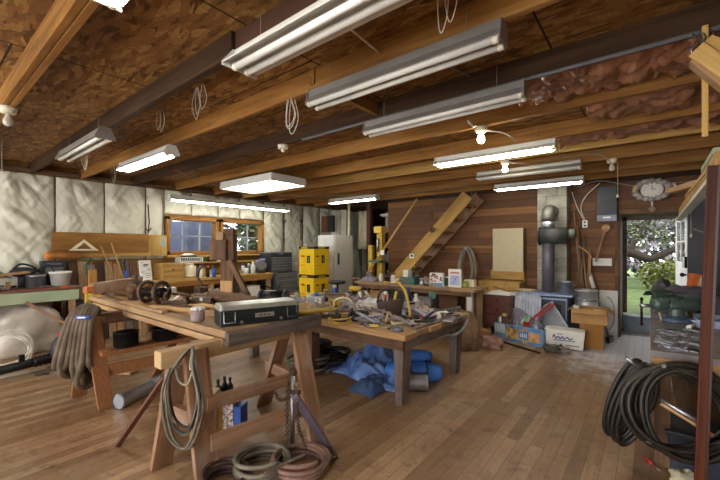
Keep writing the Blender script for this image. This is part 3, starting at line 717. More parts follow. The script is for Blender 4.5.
def coil(pl, r, n, rt, m, label, name='hose_coil', cat='hose', axis=(0, 0, 1), spread=.02, seed=1, squash=1, stack=.0, seg=40, loose=.05):
    """n irregular loops of hose around centre pl"""
    q = random.Random(seed); az = V(axis).normalized(); ax = az.orthogonal().normalized() if abs(az.z) < .9 else V((1, 0, 0)); ay = az.cross(ax)
    pts = []
    ph = [q.uniform(0, 6) for _ in range(4)]
    rr = r; N = n * seg
    for i in range(N + 1):
        a = 2 * PI * i / seg; k = i / seg
        q1 = r * (1 + loose * math.sin(k * 5.1 + ph[0]) + loose * .7 * math.sin(2 * a + ph[1] + k * 1.3))
        off = stack * k + spread * math.sin(k * 2.7 + ph[2]) + .3 * spread * math.sin(a * 1.5 + ph[3])
        cx = loose * r * .6 * math.sin(k * 2.1 + ph[1]); cy = loose * r * .6 * math.cos(k * 1.7 + ph[0])
        pts.append(V(pl) + ax * (q1 * math.cos(a) + cx) + ay * (q1 * squash * math.sin(a) + cy) + az * off)
    return MB().tube(pts, rt, 7).solo(name, m, label, cat)
def flatlie(p): return V((p[0], p[1], p[2]))
def screwdriver(label, c, rz, m, group=None, L=.2):
    t = T('screwdriver', label, 'tool', (c[0], c[1], c[2] + .014), rz, group)
    MB().tube([(-L * .5, 0, 0), (-L * .46, 0, 0), (-L * .1, 0, 0), (-L * .06, 0, 0)], [.008, .014, .013, .008], 8).b('handle', m, t)
    MB().tube([(-L * .06, 0, 0), (L * .45, 0, 0), (L * .5, 0, 0)], [.0045, .0045, .003], 6).b('shaft', steel, t); return t
def hammer(label, c, rz, m, group=None, L=.32, hm=steel):
    t = T('hammer', label, 'tool', (c[0], c[1], c[2] + .018), rz, group)
    MB().tube([(-L * .5, 0, 0), (-L * .1, 0, 0), (L * .5, 0, 0)], [.016, .013, .011], 8).b('handle', m, t)
    MB().box((L * .5, .0, 0), (.03, .1, .03)).cyl((L * .5, .05, 0), (L * .5, .065, 0), .018, 10).b('head', hm, t, .003); return t
def wrench(label, c, rz, group=None, L=.2, m=steel):
    j = .02 + L * .05
    poly = [(-L / 2, -.008), (L / 2 - j, -.008), (L / 2 - j * .6, -j * .7), (L / 2 + j * .5, -j * .75), (L / 2, -j * .25), (L / 2, j * .25), (L / 2 + j * .5, j * .75), (L / 2 - j * .6, j * .7), (L / 2 - j, .008), (-L / 2, .008)]
    mb = MB().prism(poly, .01).lathe([(.017, 0), (.017, .01)], (-L / 2, 0, 0), 12)
    mb.xf(M.Translation(V(c)) @ M.Rotation(rz, 4, 'Z')); return mb.solo('wrench', m, label, 'tool', group)
def pliers(label, c, rz, m, group=None, s=1):
    t = T('pliers', label, 'tool', (c[0], c[1], c[2] + .009), rz, group)
    MB().tube([(-.1 * s, .035 * s, 0), (-.04 * s, .03 * s, 0), (0, .004, 0)], .008, 6).b('grip', m, t); MB().tube([(-.1 * s, -.035 * s, 0), (-.04 * s, -.03 * s, 0), (0, -.004, 0)], .008, 6).b('grip', m, t)
    MB().prism([(-.015, -.016), (.02, -.014), (.07 * s, -.005), (.07 * s, .005), (.02, .014), (-.015, .016)], .014, M.Translation((0, 0, -.007))).b('jaws', steel, t); return t
def drill(label, c, rz, m, group=None, rot=None):
    t = T('power_drill', label, 'power tool', c, rz, group, rot)
    MB().tube([(-.1, 0, .19), (-.08, 0, .19), (.03, 0, .19), (.07, 0, .19)], [.03, .038, .036, .024], 12).b('motor_housing', m, t)
    MB().tube([(.07, 0, .19), (.12, 0, .19), (.13, 0, .19)], [.02, .02, .01], 10).b('chuck', blackm, t)
    MB().tube([(-.05, 0, .18), (-.07, 0, .1), (-.075, 0, .04)], [.024, .02, .022], 8).b('grip', black, t)
    MB().box((-.06, 0, .03), (.12, .07, .06)).b('battery', dgrey, t, .006); return t
def grinder(label, c, rz, m, group=None):
    t = T('angle_grinder', label, 'power tool', (c[0], c[1], c[2] + .035), rz, group)
    MB().tube([(-.15, 0, 0), (-.02, 0, 0), (.06, 0, 0)], [.026, .032, .034], 10).b('body', m, t)
    MB().tube([(.06, 0, 0), (.11, 0, 0)], [.033, .024], 10).b('gear_head', steel, t)
    MB().cyl((.09, -.03, 0), (.09, -.036, 0), .06, 16).b('disc', dgrey, t); return t
def clamp(label, c, rz, m=rust, group=None, s=1):
    t = T('c_clamp', label, 'tool', (c[0], c[1], c[2] + .011), rz, group)
    MB().tube([(.08 * s, .06 * s, 0), (.08 * s, .09 * s, 0), (-.08 * s, .09 * s, 0), (-.08 * s, -.05 * s, 0), (.07 * s, -.05 * s, 0)], .011, 6).b('frame', m, t)
    MB().cyl((.08 * s, .0, 0), (.08 * s, .13 * s, 0), .008, 8).b('screw', steel, t); MB().cyl((.05 * s, .13 * s, 0), (.11 * s, .13 * s, 0), .005, 6).b('tommy_bar', steel, t); return t
def taperoll(label, c, r, w, m, group=None, name='tape_roll'):
    return MB().lathe([(r * .6, 0), (r, 0), (r, w), (r * .6, w), (r * .6, 0)], c, 18).solo(name, m, label, 'tape', group)
def rag(label, c, s, m, seed, h=.05, name='rag', cat='cloth'):
    def fn(u, v):
        x, y = (u - .5) * s[0], (v - .5) * s[1]; e = max(0, 1 - (2 * abs(u - .5)) ** 3) * max(0, 1 - (2 * abs(v - .5)) ** 3)
        a = .5 + .8 * abs(mn.noise(V((u * 3.2, v * 3.2, seed)))) + .35 * abs(mn.noise(V((u * 8, v * 8, seed))))
        k = 1 + .18 * mn.noise(V((u * 2, v * 2, seed + 4)))
        return (c[0] + x * k, c[1] + y * k, c[2] + .006 + h * e * a)
    return MB().grid(fn, 22, 22, .004).solo(name, m, label, cat)
def book(label, c, s, rz, m, name='book', cat='book', group=None):
    t = T(name, label, cat, c, rz, group)
    MB().box((0, 0, .003), (s[0], s[1], .003)).box((0, 0, s[2] - .0), (s[0], s[1], .003)).box((-s[0] / 2, 0, s[2] / 2), (.004, s[1], s[2])).b('cover', m, t)
    MB().box((.004, 0, s[2] / 2), (s[0] - .012, s[1] - .012, s[2] - .006)).b('pages', paper, t); return t
def lump(label, c, r, m, seed, name, cat, amp=.5, fr=2.2):
    return MB().ball((c[0], c[1], c[2] + r[2] * .6), r, 36, 24, amp, fr, seed, flat=-r[2] * .6).solo(name, m, label, cat)
def pole(a, b, r, m, label, name='pole', cat='pole', r1=None, n=10):
    return MB().tube([V(a), (V(a) + V(b)) / 2, V(b)], [r, (r + (r1 or r)) / 2, r1 or r], n).solo(name, m, label, cat)
def board(a, b, w, h, m, label, name='board', cat='board', up=(0, 0, 1), bevel=.003):
    return MB().beam(a, b, w, h, up).solo(name, m, label, cat, bevel=bevel)

WBZ = .86
# ================================================================= LEFT WALL, GREEN BENCH
t = T('workbench', 'old bench with pale green apron at the left edge', 'workbench', (-6.45, .75, 0))
MB().box((-6.43, .5, .845), (.5, 2.1, .03)).w('bench_top', mat('red_brown_top', '6e4330', .6), t, .004)
MB().box((-6.21, .87, .75), (.035, 1.33, .14)).w('apron', mint, t, .004)
MB().beam((-6.2, .98, .7), (-6.12, 1.38, .36), .035, .09, (1, 0, 0)).w('brace', redw, t, .004, label='reddish diagonal brace')
for y in (-.4, 1.47): MB().box((-6.26, y, .415), (.07, .07, .83)).w('leg', redw, t, .004); MB().box((-6.62, y, .415), (.07, .07, .83)).w('leg', redw, t, .004)
BZ = .86
bucket('white plastic bucket on the green-apron bench', P(60, 285.5, Z=BZ) + V((.03, 0, 0)), .1, .125, .2, white)
bucket('grey-white pail with rounded shoulders left of the white bucket', P(35, 287, Z=BZ) + V((.05, 0, 0)), .105, .1, .17, galv, False, 'pail')
t = T('storage_bin', 'black plastic bin with a handle standing above the white bucket', 'bin', (-6.72, 1.36, BZ), R(90))
MB().box((0, 0, .17), (.26, .14, .34), taper=1.1).b('body', dgrey, t, .01); MB().box((0, -.08, .3), (.16, .02, .03)).b('handle', grey, t, .004); MB().box((0, -.073, .2), (.2, .01, .1)).b('label_panel', grey, t)
board(P(0, 276, X=-6.38) + V((0, -.1, 0)), P(28, 272, X=-6.45), .16, .02, tanw, 'long brown board lying on the left end of the green-apron bench')
for i, (a, b) in enumerate(((-6.36, .2), (-6.42, .85))):
    MB().box((a, b, BZ + .045), (.08, .04, .09)).solo('wood_block', redw, ['reddish block under the left end of the brown board', 'reddish block under the right end of the brown board'][i], 'block')
rag('grey-green crumpled cloth heaped on the brown board', (-6.52, .62, 1.0), (.34, .5), mat('grey_green_cloth', '8a8a70', .9, var=.2), 3, .12)
t = T('power_saw', 'dark power saw with looped cable behind the grey pail', 'power tool', (-6.62, 1.02, BZ))
MB().ball((0, 0, .2), (.09, .14, .07), 14, 9).cyl((0, 0, 0), (0, 0, .2), .05).b('body', dgrey, t)
MB().tube(spline([(0, -.1, .24), (.02, -.02, .31), (.0, .1, .27), (0, .16, .2)], 6), .014, 6).b('handle', black, t)
MB().tube(spline([(0, .15, .2), (.1, .24, .3), (.05, .33, .15), (.02, .25, .02), (0, .2, .01)], 6), .007, 6).b('power_cord', black, t)
lump('dark rounded tool bag behind the brown board', (-6.66, .3, BZ), (.09, .13, .09), tarpk, 5, 'tool_bag', 'bag')
q = random.Random(3)
for i, (px, lab, m) in enumerate(((6, 'red-brown handled chisel on the green-apron bench front', redw), (18, 'dark file beside the grey pail', blackm), (45, 'steel bar between the grey pail and the white bucket', steel), (72, 'orange-handled tool on the right end of the green-apron bench', orange))):
    p = P(px, 287.5, Z=BZ); screwdriver(lab, (p.x - .04, p.y, BZ), q.uniform(1.2, 1.9), m, L=.22)
MB().grid(lambda u, v: (-6.24 - .14 * u, .35 + .5 * v, BZ + .004 + .012 * abs(math.sin(v * 40))), 3, 80, .003).solo('saw_blade', steel, 'toothed saw blade along the front of the green-apron bench', 'saw')
# framed board on the wall above
t = T('wall_board', 'long brown plywood board fixed along the wall under the white sheets', 'board', (-6.75, 2.14, 1.24))
MB().box((-6.765, 2.0, 1.43), (.02, 1.3, .38)).w('panel', brownply, t, .003)
MB().box((-6.755, 2.8, 1.43), (.03, .3, .36)).w('end_panel', ply, t, .003); MB().box((-6.74, 2.0, 1.27), (.02, 1.3, .06)).w('bottom_rail', goldl, t, .003)
t = T('framing_square', 'pale triangular rafter square hung on the brown wall board', 'tool', P(84, 246, X=-6.745))
tri = [(-.19, -.07), (.19, -.07), (0, .1)]; inn = [(-.1, -.045), (.1, -.045), (0, .055)]
for i in range(3):
    a, b = tri[i], tri[(i + 1) % 3]; a2, b2 = inn[i], inn[(i + 1) % 3]
    MB().prism([a, b, b2, a2], .012, M(((0, 0, 1, 0), (1, 0, 0, 0), (0, 1, 0, 0), (0, 0, 0, 1)))).b('arm', cream, t)
p = P(52, 256, X=-6.7)
t = T('log_slab', 'orange-brown slab of wood mounted below the left end of the wall board', 'board', p)
MB().tube([(0, -.06, 0), (0, -.02, .01), (0, .3, .0), (0, .36, -.02)], [.03, .06, .055, .02], 10).b('slab', mat('slab_wood', '8a5722', .6, var=.3), t); MB().ball((.01, -.04, .005), (.045, .05, .06)).b('cut_end', mat('orange_wood', 'c0701e', .6), t)
# planks leaning below the wall board
cols = [oldw, benchw, greyw, oldw, benchw, tanw, greyw, oldw, benchw]
names = ['darkest leftmost', 'second from left', 'grey-brown third', 'dark fourth', 'middle', 'lightest tan', 'grey seventh', 'dark eighth', 'rightmost']
for i in range(9):
    y = 1.58 + i * .115
    board((-6.5, y, .0), (-6.72, y, 1.16 + .03 * math.sin(i * 2.3)), .1, .022, cols[i], names[i] + ' of the boards leaning under the brown wall board', 'leaning_board', up=(1, 0, 0))
pole(P(101, 246, X=-6.7), P(118, 288, X=-6.42), .012, tanw, 'left one of two pale sticks leaning on the brown wall board', 'stick', 'stick')
pole(P(111, 243, X=-6.7), P(125, 283, X=-6.42), .012, tanw, 'right one of two pale sticks leaning on the brown wall board', 'stick', 'stick')
t = T('hand_saw', 'green-framed bow saw hanging below the speed square', 'saw', P(90, 268, X=-6.45))
MB().tube(spline([(0, .02, .14), (0, -.04, .08), (0, -.05, 0), (0, -.03, -.1), (0, .0, -.16)], 6), .013, 7).b('frame', green, t); MB().tube([(0, .02, .14), (0, .0, -.16)], .004, 5).b('blade', steel, t)
t = T('pry_bar', 'blue-handled bar leaning right of the pale sticks', 'tool', P(127, 281, X=-6.42))
MB().tube([(0, 0, 0), (0, -.02, .16)], .025, 8).b('handle', blue, t); MB().tube([(0, -.02, .16), (0, -.04, .3), (-.01, -.02, .33)], .01, 6).b('bar', blackm, t)
t = T('flat_carton', 'white printed carton leaning left of the window bench', 'box', (-6.3, 2.44, WBZ), R(8), rot=(0, R(-12), R(4)))
MB().box((0, 0, .16), (.04, .17, .34)).b('carton', paper, t, .003)
qq = random.Random(5); mk = MB()
for i in range(9): mk.box((.0215, qq.uniform(-.05, .05), .05 + i * .03), (.002, qq.uniform(.03, .08), .007))
for i in range(3): mk.box((.0215, -.01 + i * .012, .24 + i * .012), (.002, .09, .006))
mk.b('print_marks', dgrey, t)
# under the green bench
lump('big cloudy plastic-wrapped bundle under the green-apron bench', (-6.5, 1.02, 0), (.3, .45, .42), clearp, 4, 'wrapped_bundle', 'bundle', .35)
t = T('cabinet', 'small black cabinet behind the leaf blower under the green bench', 'cabinet', (-6.62, 1.66, 0))
MB().box((0, 0, .31), (.3, .36, .62)).b('body', black, t, .006); MB().box((.155, 0, .31), (.012, .32, .56)).b('door', dgrey, t, .004)
c0 = P(10, 352, Z=.17)
coil(c0 + V((-.1, 0, 0)), .2, 7, .006, cordw, 'coil of white wire standing by the wrapped bundle', 'wire_coil', 'wire', axis=(.9, -.3, .15), spread=.05, loose=.12, seed=4)
t = T('leaf_blower', 'black leaf blower with orange back lying under the left bench', 'power tool', P(60, 362, Z=0))
A, B_ = P(0, 371, Z=.1), P(58, 356, Z=.14)
t.location = (B_.x, B_.y, 0); WM[t.name] = M.Translation((B_.x, B_.y, 0))
dv = B_ - A; MB().tube([A - dv * .25, A, A + dv * .55], [.05, .045, .05], 12).w('blower_tube', black, t)
MB().tube([A + dv * (.55 + .04 * i) for i in range(10)], [.05 + .012 * (i % 2) for i in range(10)], 12).w('ribbed_hose', blackm, t)
MB().ball((B_.x + .04, B_.y + .06, .2), (.14, .14, .2), 16, 10).w('body', dgrey, t); MB().ball((B_.x + .06, B_.y + .17, .24), (.1, .09, .2), 14, 9).w('fuel_housing', orange, t)
MB().box((A.x + dv.x * .35, A.y + dv.y * .35 , .17), (.05, .05, .12)).w('throttle_grip', blackm, t, .006)
MB().ball((B_.x - .03, B_.y + .02, .38), (.03, .03, .02), 8, 6).w('button', red, t)
pole(P(0, 378, Z=.03), P(57, 366, Z=.03), .014, cordg, 'thin grey hose along the floor in front of the leaf blower', 'floor_hose', 'hose')
screwdriver('dark-handled tool lying on the floor before the leaf blower', P(52, 374, Z=0), 1.1, black, L=.3)
# post with yellow strap
t = T('upright_post', 'slim brown post with yellow clamp behind the draped hose', 'post', P(79, 385, Z=0) + V((-.5, .25, 0)))
x, y, _ = t.location; hh = 1.14
MB().box((0, 0, hh / 2), (.055, .075, hh)).b('post', brownply, t, .004); MB().box((.03, -.05, .78), (.06, .05, .3)).b('yellow_block', dyellow, t, .004); MB().box((.02, 0, .83), (.09, .13, .06)).b('strap', yellow, t)

# ================================================================= SAWHORSES AND THE FRONT TABLE
TH = .85
def foot(px, py): p = P(px, py, Z=0); return (p.x, p.y, 0)
fa, fb, fc, fd = foot(208, 481), foot(161, 466), foot(319, 453), foot(264, 405)
sx = -2.25
near = sawhorse('sawhorse', 'near splayed-leg sawhorse with cables hung over its pale beam end', sx, .93, 2.05, .79,
    [((sx + .07, 1.12, .77), fa, .15), ((sx - .07, 1.1, .77), fb, .13), ((sx + .07, 1.95, .77), fc, .13), ((sx - .07, 1.95, .77), fd, .13)],
    [((-2.12, 1.16, .44), (-2.05, 1.9, .44), .03, .085), ((-2.07, 1.16, .22), (-1.95, 1.92, .235), .03, .1), ((-2.38, 1.07, .36), (-2.08, 1.11, .36), .05, .1), ((-2.1, 1.9, .38), (-2.6, 1.97, .38), .04, .09)], m=redw, beamm=wood('pale_beam_wood', '84684a', 'ad9068', 'c4a880', .6))
s2 = -3.97
far = sawhorse('sawhorse', 'far sawhorse under the left end of the plank table, hung with thick hose', s2, 1.0, 2.1, .79,
    [((s2 + .06, 1.06, .77), foot(106, 408), .12), ((s2 - .06, 1.05, .77), foot(79, 396), .12), ((s2 + .06, 1.98, .77), foot(153, 381), .1), ((s2 - .06, 1.98, .77), (-4.3, 2.05, 0), .1)],
    [((-3.77, 1.08, .47), (-3.72, 2.0, .47), .16, .04), ((-3.8, 1.08, .30), (-3.72, 2.0, .30), .03, .1), ((-4.2, 1.07, .3), (-3.78, 1.1, .3), .03, .1), ((-4.22, 1.98, .3), (-3.76, 2.0, .3), .03, .1)], m=mat('orange_brown_leg', '8a5a34', .6, var=.2, stretch=(8, 8, 1)), beamm=oldw)
t = T('plank_table', 'long plank table laid across two sawhorses', 'table', (-3.5, 1.72, 0))
widths = [.15, .2, .17, .14, .15]; y = 1.31
for i, w in enumerate(widths):
    MB().box((-3.55 + .04 * (i % 2), y + w / 2, TH - .025), (2.8, w - .006, .05)).w('plank', [benchw, tanw, benchw, tanw, oldw][i], t, .004); y += w
MB().box((-2.12, 1.715, TH - .045), (.045, .84, .09)).w('end_batten', greyw, t, .004, label='greyed batten across the end')
MB().box((-3.5, 1.325, TH - .08), (2.6, .03, .045)).w('edge_strip', benchw, t, .004)
# thick hose over the far sawhorse
q = random.Random(21); pts = []
ctr = V((-3.91, 1.02, 0)); ex = V((.62, .78, 0)); ey = V((-.78, .62, 0))        # ex: across the bundle, ey: over the beam end
for i in range(7):
    o = (i - 3) * .032; b = .16 + .12 * abs(i - 3.5) / 3 + q.uniform(0, .1) - (.14 if i == 5 else 0); sp_ = o * 1.25 - .06
    pts += [ctr + ex * o * .75 + ey * .02 + V((0, 0, .885 - .012 * abs(i - 3))), ctr + ex * (o * .95 - .02) - ey * .075 + V((0, 0, .74)), ctr + ex * sp_ - ey * (.09 + q.uniform(0, .03)) + V((0, 0, .42)),
            ctr + ex * (sp_ - .02 + q.uniform(-.04, .04)) - ey * .07 + V((0, 0, b + .05)), ctr + ex * (sp_ + q.uniform(-.03, .03)) + V((0, 0, b)), ctr + ex * (sp_ + .02) + ey * .08 + V((0, 0, b + .06)),
            ctr + ex * (sp_ + .02) + ey * .10 + V((0, 0, .45)), ctr + ex * o * .9 + ey * .085 + V((0, 0, .76))]
MB().tube(spline(pts, 5), .027, 8).solo('canvas_hose', hosem, 'thick grey-brown hose draped in a bundle over the far sawhorse', 'hose')
t = T('hose_tag', 'blue tag tied around the thick draped hose', 'tag', ctr + ex * .03 - ey * .125 + V((0, 0, .80)), R(38))
MB().grid(lambda u, v: ((u - .5) * .13, -.012 * math.sin(u * PI), (v - .5) * .035), 8, 2, .004).b('tag', blue, t); MB().box((0, -.018, 0), (.07, .002, .012)).b('print_mark', white, t)
# cables on the near sawhorse end
q = random.Random(2); ca = P(166, 345, Y=.97); fv = V((.85, .53, 0))
for (n, r, m, wd, dp, nm, lab) in ((3, .0075, hoseg, .2, .53, 'cable_loops', 'thin grey cables hanging in long loops over the near sawhorse end'), (2, .008, black, .18, .47, 'hanging_cable', 'black cable hanging in a loop inside the grey cables'), (1, .007, cordg, .1, .22, 'short_cable', 'shortest grey cable loop over the near sawhorse end')):
    pts = []
    for i in range(n):
        c = V((-2.13, 1.06, .805)) + V((.012 * i, -.01 * i, .004 * i)); w = wd * q.uniform(.85, 1.1); h = dp * q.uniform(.88, 1.08); dd = V((.5, -.84, 0)) * (.05 + .012 * i)
        pts += [c + V((0, .02, 0)), c + dd + fv * (w * .35) - V((0, 0, .1)), c + dd * 1.1 + fv * (w * .55) - V((0, 0, h * .55)), c + dd * 1.1 + fv * (w * .3) - V((0, 0, h * .92)), c + dd * 1.0 - V((0, 0, h)), c + dd * 1.1 - fv * (w * .35) - V((0, 0, h * .85)), c + dd * 1.1 - fv * (w * .5) - V((0, 0, h * .45)), c + dd - fv * (w * .3) - V((0, 0, .1))]
    MB().tube(spline(pts, 6), r, 7).solo(nm, m, lab, 'cable')
# things on the front table
def on(px, py, z=TH):
    p = P(px, py, Z=z); return V((min(max(p.x, -4.85), -2.2), min(max(p.y, 1.345), 2.04), z))
p0, p1 = P(220, 328, Z=TH), P(299, 319, Z=TH); L = (p1 - p0).length; ang = math.atan2(p1.y - p0.y, p1.x - p0.x); mid = (p0 + p1) / 2
t = T('toolbox', 'dark green toolbox with pale metal lid on the plank table', 'toolbox', (mid.x, mid.y, TH), ang)
dpt = .2
MB().box((0, dpt / 2, .055), (L, dpt, .11)).b('body', mat('toolbox_green', '1f2a2a', .4, .2), t, .008)
MB().box((0, dpt / 2, .128), (L + .008, dpt + .01, .036), taper=.96).b('lid', mat('toolbox_lid', 'a7a9a0', .35, .5, var=.2), t, .008)
for z in (.03, .05, .07): MB().box((0, -.003, z), (L * .96, .006, .006)).b('rib', black, t)
pl = MB().box((.02, -.006, .063), (L * .24, .006, .03)).b('nameplate', alu, t)
sq = MB()
for i, w in enumerate((.012, .006, .014, .008, .012)): sq.box((.02 - .035 + i * .017, -.0102, .063), (w * .8, .002, .012))
sq.b('nameplate_letters', black, pl)
for s in (-1, 1):
    MB().cyl((s * L * .25, -.012, .025), (s * L * .25, 0, .025), .012, 12).b('latch', steel, t)
    MB().tube([(s * L * .33, -.01, .1), (s * L * .33, -.02, .03), (s * L * .46, -.02, .03), (s * L * .46, -.004, .13)], .004, 5).b('wire_handle', steel, t)
p = on(196, 322)
t = T('grinding_stone', 'small grey club-shaped stone with white frilled top on the table edge', 'tool', p + V((-.03, .03, 0)))
MB().lathe([(.042, 0), (.05, .01), (.052, .06), (.04, .085)], n=14).b('body', mat('mauve_stone', '8a7a78', .7, var=.3), t)
fr = MB()
for i in range(7): fr.ball((.034 * math.cos(i * .9), .034 * math.sin(i * .9), .092), (.02, .02, .013), 8, 6)
fr.ball((0, 0, .095), (.03, .03, .016), 10, 6).b('frilled_top', white, t)
pole((-3.42, 1.37, TH + .022), (-2.36, 1.66, TH + .022), .022, tanw, 'long round tan pole lying on the plank table', r1=.018)
pole((-2.34, 1.62, TH + .02), (-2.12, 2.3, TH + .02), .022, dyellow, 'yellowish pole behind the toolbox poking over the table end')
board((-3.3, 1.72, TH + .012), (-2.5, 1.8, TH + .012), .09, .022, goldl, 'pale plank lying across the plank table behind the tan pole')
board((-3.0, 1.5, TH + .011), (-2.55, 1.52, TH + .011), .05, .022, tanw, 'short tan batten beside the white-topped stone')
MB().tube(spline([(-3.5, 1.98, TH + .06), (-3.1, 1.93, TH + .065), (-2.6, 1.98, TH + .06)], 4), [.06, .055, .06, .05, .055, .06, .052, .05, .045], 10).solo('rough_log', oldw, 'rough dark log lying along the back of the plank table', 'log')
t = T('iron_reel', 'rusty iron reel with two spoked wheels on the plank table', 'reel', on(150, 304) + V((0, .04, 0)), R(20))
for s in (-1, 1):
    ring = [(s * .09, .095 * math.cos(a), .115 + .095 * math.sin(a)) for a in [2 * PI * i / 24 for i in range(24)]]
    wv = MB().tube(ring, .02, 7, closed=True).b('wheel_rim', rust, t)
    sp = MB()
    for i in range(5): sp.cyl((s * .09, 0, .11), (s * .09, .1 * math.cos(i * 1.257), .11 + .1 * math.sin(i * 1.257)), .007, 6)
    sp.b('spokes', rust, wv)
MB().cyl((-.12, 0, .11), (.12, 0, .11), .05, 12).b('drum', blackm, t); MB().tube([(.12, 0, .11), (.15, 0, .11), (.15, .06, .17)], .01, 6).b('crank', rust, t)
t = T('post_vise', 'old rusty post drill body beside the iron reel', 'tool', on(134, 303) + V((-.25, .1, 0)))
MB().box((0, 0, .1), (.1, .1, .2)).cyl((0, 0, .2), (0, 0, .26), .03).b('body', rust, t, .01); MB().ball((.06, -.05, .12), (.05, .05, .06)).b('jaw', oldw, t)
t = T('iron_lever', 'curved rusty iron lever rising before the window bench', 'tool', on(184, 296) + V((.12, .15, 0)))
MB().tube(spline([(0, 0, 0), (-.02, 0, .12), (-.06, -.02, .2), (-.03, -.02, .3), (.05, 0, .33)], 6), .016, 8).b('lever', rust, t); MB().box((0, 0, .05), (.13, .12, .1)).b('base_block', rust, t, .01)
# upright timber with diagonal arm
p = on(229, 300); p = V((-3.2, 2.02, TH))
u = P(229, 300, Y=2.02); p = V((u.x, 2.02, TH))
t = T('upright_timber', 'dark upright timber with notched block and slanted arm, before the windows', 'timber', p, R(35))
MB().box((0, 0, .34), (.13, .1, .68)).b('post', oldw, t, .006); MB().box((-.075, -.03, .52), (.16, .12, .2)).b('notched_block', oldw, t, .008); MB().box((-.06, -.03, .66), (.07, .1, .08)).b('top_block', benchw, t, .006)
MB().box((.02, -.02, .7), (.1, .09, .06)).b('post_cap', oldw, t, .006); MB().beam((.04, -.07, .42), (.26, -.1, .02), .04, .05).b('slanted_arm', oldw, t, .005)
MB().box((0, -.055, .13), (.12, .02, .18)).b('pale_plate', tanw, t, .004)
# clutter on the far left and back of the front table
a, b = P(92, 289, Z=.97), P(141, 281, Z=.97)
t = T('timber', 'thick reddish timber with orange tip laid high across the far end of the plank table', 'timber', ((a.x + b.x) / 2, (a.y + b.y) / 2, .91))
MB().beam(a, b, .06, .12).w('beam', redw, t, .012); dv = (b - a).normalized(); MB().beam(a - dv * .1, a, .05, .07).w('orange_tip', mat('orange_stained_wood', 'b5652a', .6), t, .01)
MB().box(((a.x + b.x) / 2, (a.y + b.y) / 2 + .02, .88), (.1, .1, .06)).solo('wood_block', oldw, 'dark block under the thick reddish timber', 'block')
for i, (x0, y0, x1, y1, r, m, lab) in enumerate(((-4.85, 1.45, -4.0, 1.36, .013, rust, 'rusty bar nearest the camera at the far end of the plank table'), (-4.8, 1.62, -3.95, 1.7, .015, oldw, 'dark rod crossing behind the rusty bar'), (-4.75, 1.78, -3.95, 1.55, .011, steel, 'thin steel rod crossing the dark rod'), (-4.6, 1.9, -3.9, 1.98, .016, rust, 'rusty pipe at the back of the far table end'))):
    pole((x0, y0, TH + r + .028 * (i % 3)), (x1, y1, TH + r + .028 * (i % 3)), r, m, lab, 'metal_rod', 'rod')
hammer('wooden hammer lying right of the crossed rods', (-3.85, 1.62, TH), 2.6, oldw)
clamp('rusty clamp lying behind the iron reel', (-3.55, 1.78, TH), .6)
wrench('dark wrench on the table between reel and log', (-3.35, 1.62, TH), .3, L=.28, m=rust)
wrench('steel wrench near the right end of the rough log', (-2.75, 1.72, TH + .024), 1.2, L=.22)
t = T('bench_grinder', 'small black motor with cable behind the toolbox', 'power tool', (-2.62, 2.06, TH), R(30))
MB().cyl((-.09, 0, .1), (.09, 0, .1), .065, 16).b('motor', blackm, t); MB().box((0, 0, .02), (.12, .1, .04)).b('base', black, t, .005)
for s in (-1, 1): MB().cyl((s * .1, 0, .1), (s * .125, 0, .1), .07, 18).b('wheel', dgrey, t)
MB().tube(spline([(.0, .05, .14), (.02, .1, .2), (-.05, .12, .17), (-.1, .05, .2)], 5), .007, 6).b('power_cord', black, t)
rag('white paper and cloth heap behind the right end of the toolbox', (-2.36, 1.98, TH + .0), (.2, .2), paper, 9, .06, 'paper_heap', 'paper')
# pots on the far sawhorse shelf
for i, (px, py, r, h) in enumerate(((119, 346, .1, .13), (141, 341, .115, .11))):
    y = (1.28, 1.62)[i]
    t = T('pot', ['round dark pot at the left of the sawhorse shelf', 'wider black pan with handle right of the round pot'][i], 'pot', (-3.75, y, .491))
    MB().lathe([(r * .8, 0), (r, .02), (r, h), (r * 1.05, h), (r * 1.05, h + .008), (r * .95, h + .008), (r * .93, .02), (.001, .015)], n=22).b('body', blackm, t)
    MB().tube([(-r, -.03, h * .8), (-r - .05, 0, h * .85), (-r, .03, h * .8)], .007, 6).b('handle', blackm, t)
# under and around the sawhorses
A, B_ = P(118, 402, Z=.065), P(168, 377, Z=.065)
t = T('duct_pipe', 'silver sheet-metal pipe lying on the floor by the far sawhorse', 'pipe', (A.x, A.y, 0))
dv = (B_ - A)
MB().tube([A, A + dv * .02, A + dv * .5, B_], .062, 18, cap=False).tube([B_, A], .058, 18, cap=False).w('pipe', galv, t)
MB().tube([A + dv * .01, A + dv * .03], .0655, 18).w('crimped_end', galv, t); MB().tube([A + dv * .55, A + dv * .57], .0645, 18).w('seam_ring', steel, t)
a, b = P(117, 446, Z=.012), P(165, 377, X=-2.72)
board(a, b, .035, .03, mat('dark_red_stick', '5a2f1e', .6), 'thin dark stick leaning from the floor against the near sawhorse', 'leaning_stick', 'stick', up=(1, 0, 0))
board(P(142, 411, Z=.02), P(158, 408, Z=.02), .05, .035, redw, 'short reddish offcut on the floor beside the leaning stick')
board((-4.9, 1.35, .02), (-4.45, 1.6, .02), .12, .03, tanw, 'pale board on the floor behind the far sawhorse legs')
for i, (px, py, r, h, m, l) in enumerate(((209, 410, .035, .24, black, 'dark bottle with black cap at left under the near sawhorse'), (216, 407, .03, .25, blackm, 'second dark bottle behind the white bag'), (222, 404, .03, .22, dgrey, 'third dark bottle, rightmost under the near sawhorse'))):
    bottle(l, P(px + 2, py + 8, Z=0) + V((-.15, .15, 0)), r, h, m)
lump('white bag slumped in front of the dark bottles', P(211, 424, Z=0) + V((-.1, .05, 0)), (.1, .12, .14), paper, 8, 'white_bag', 'bag', .3)
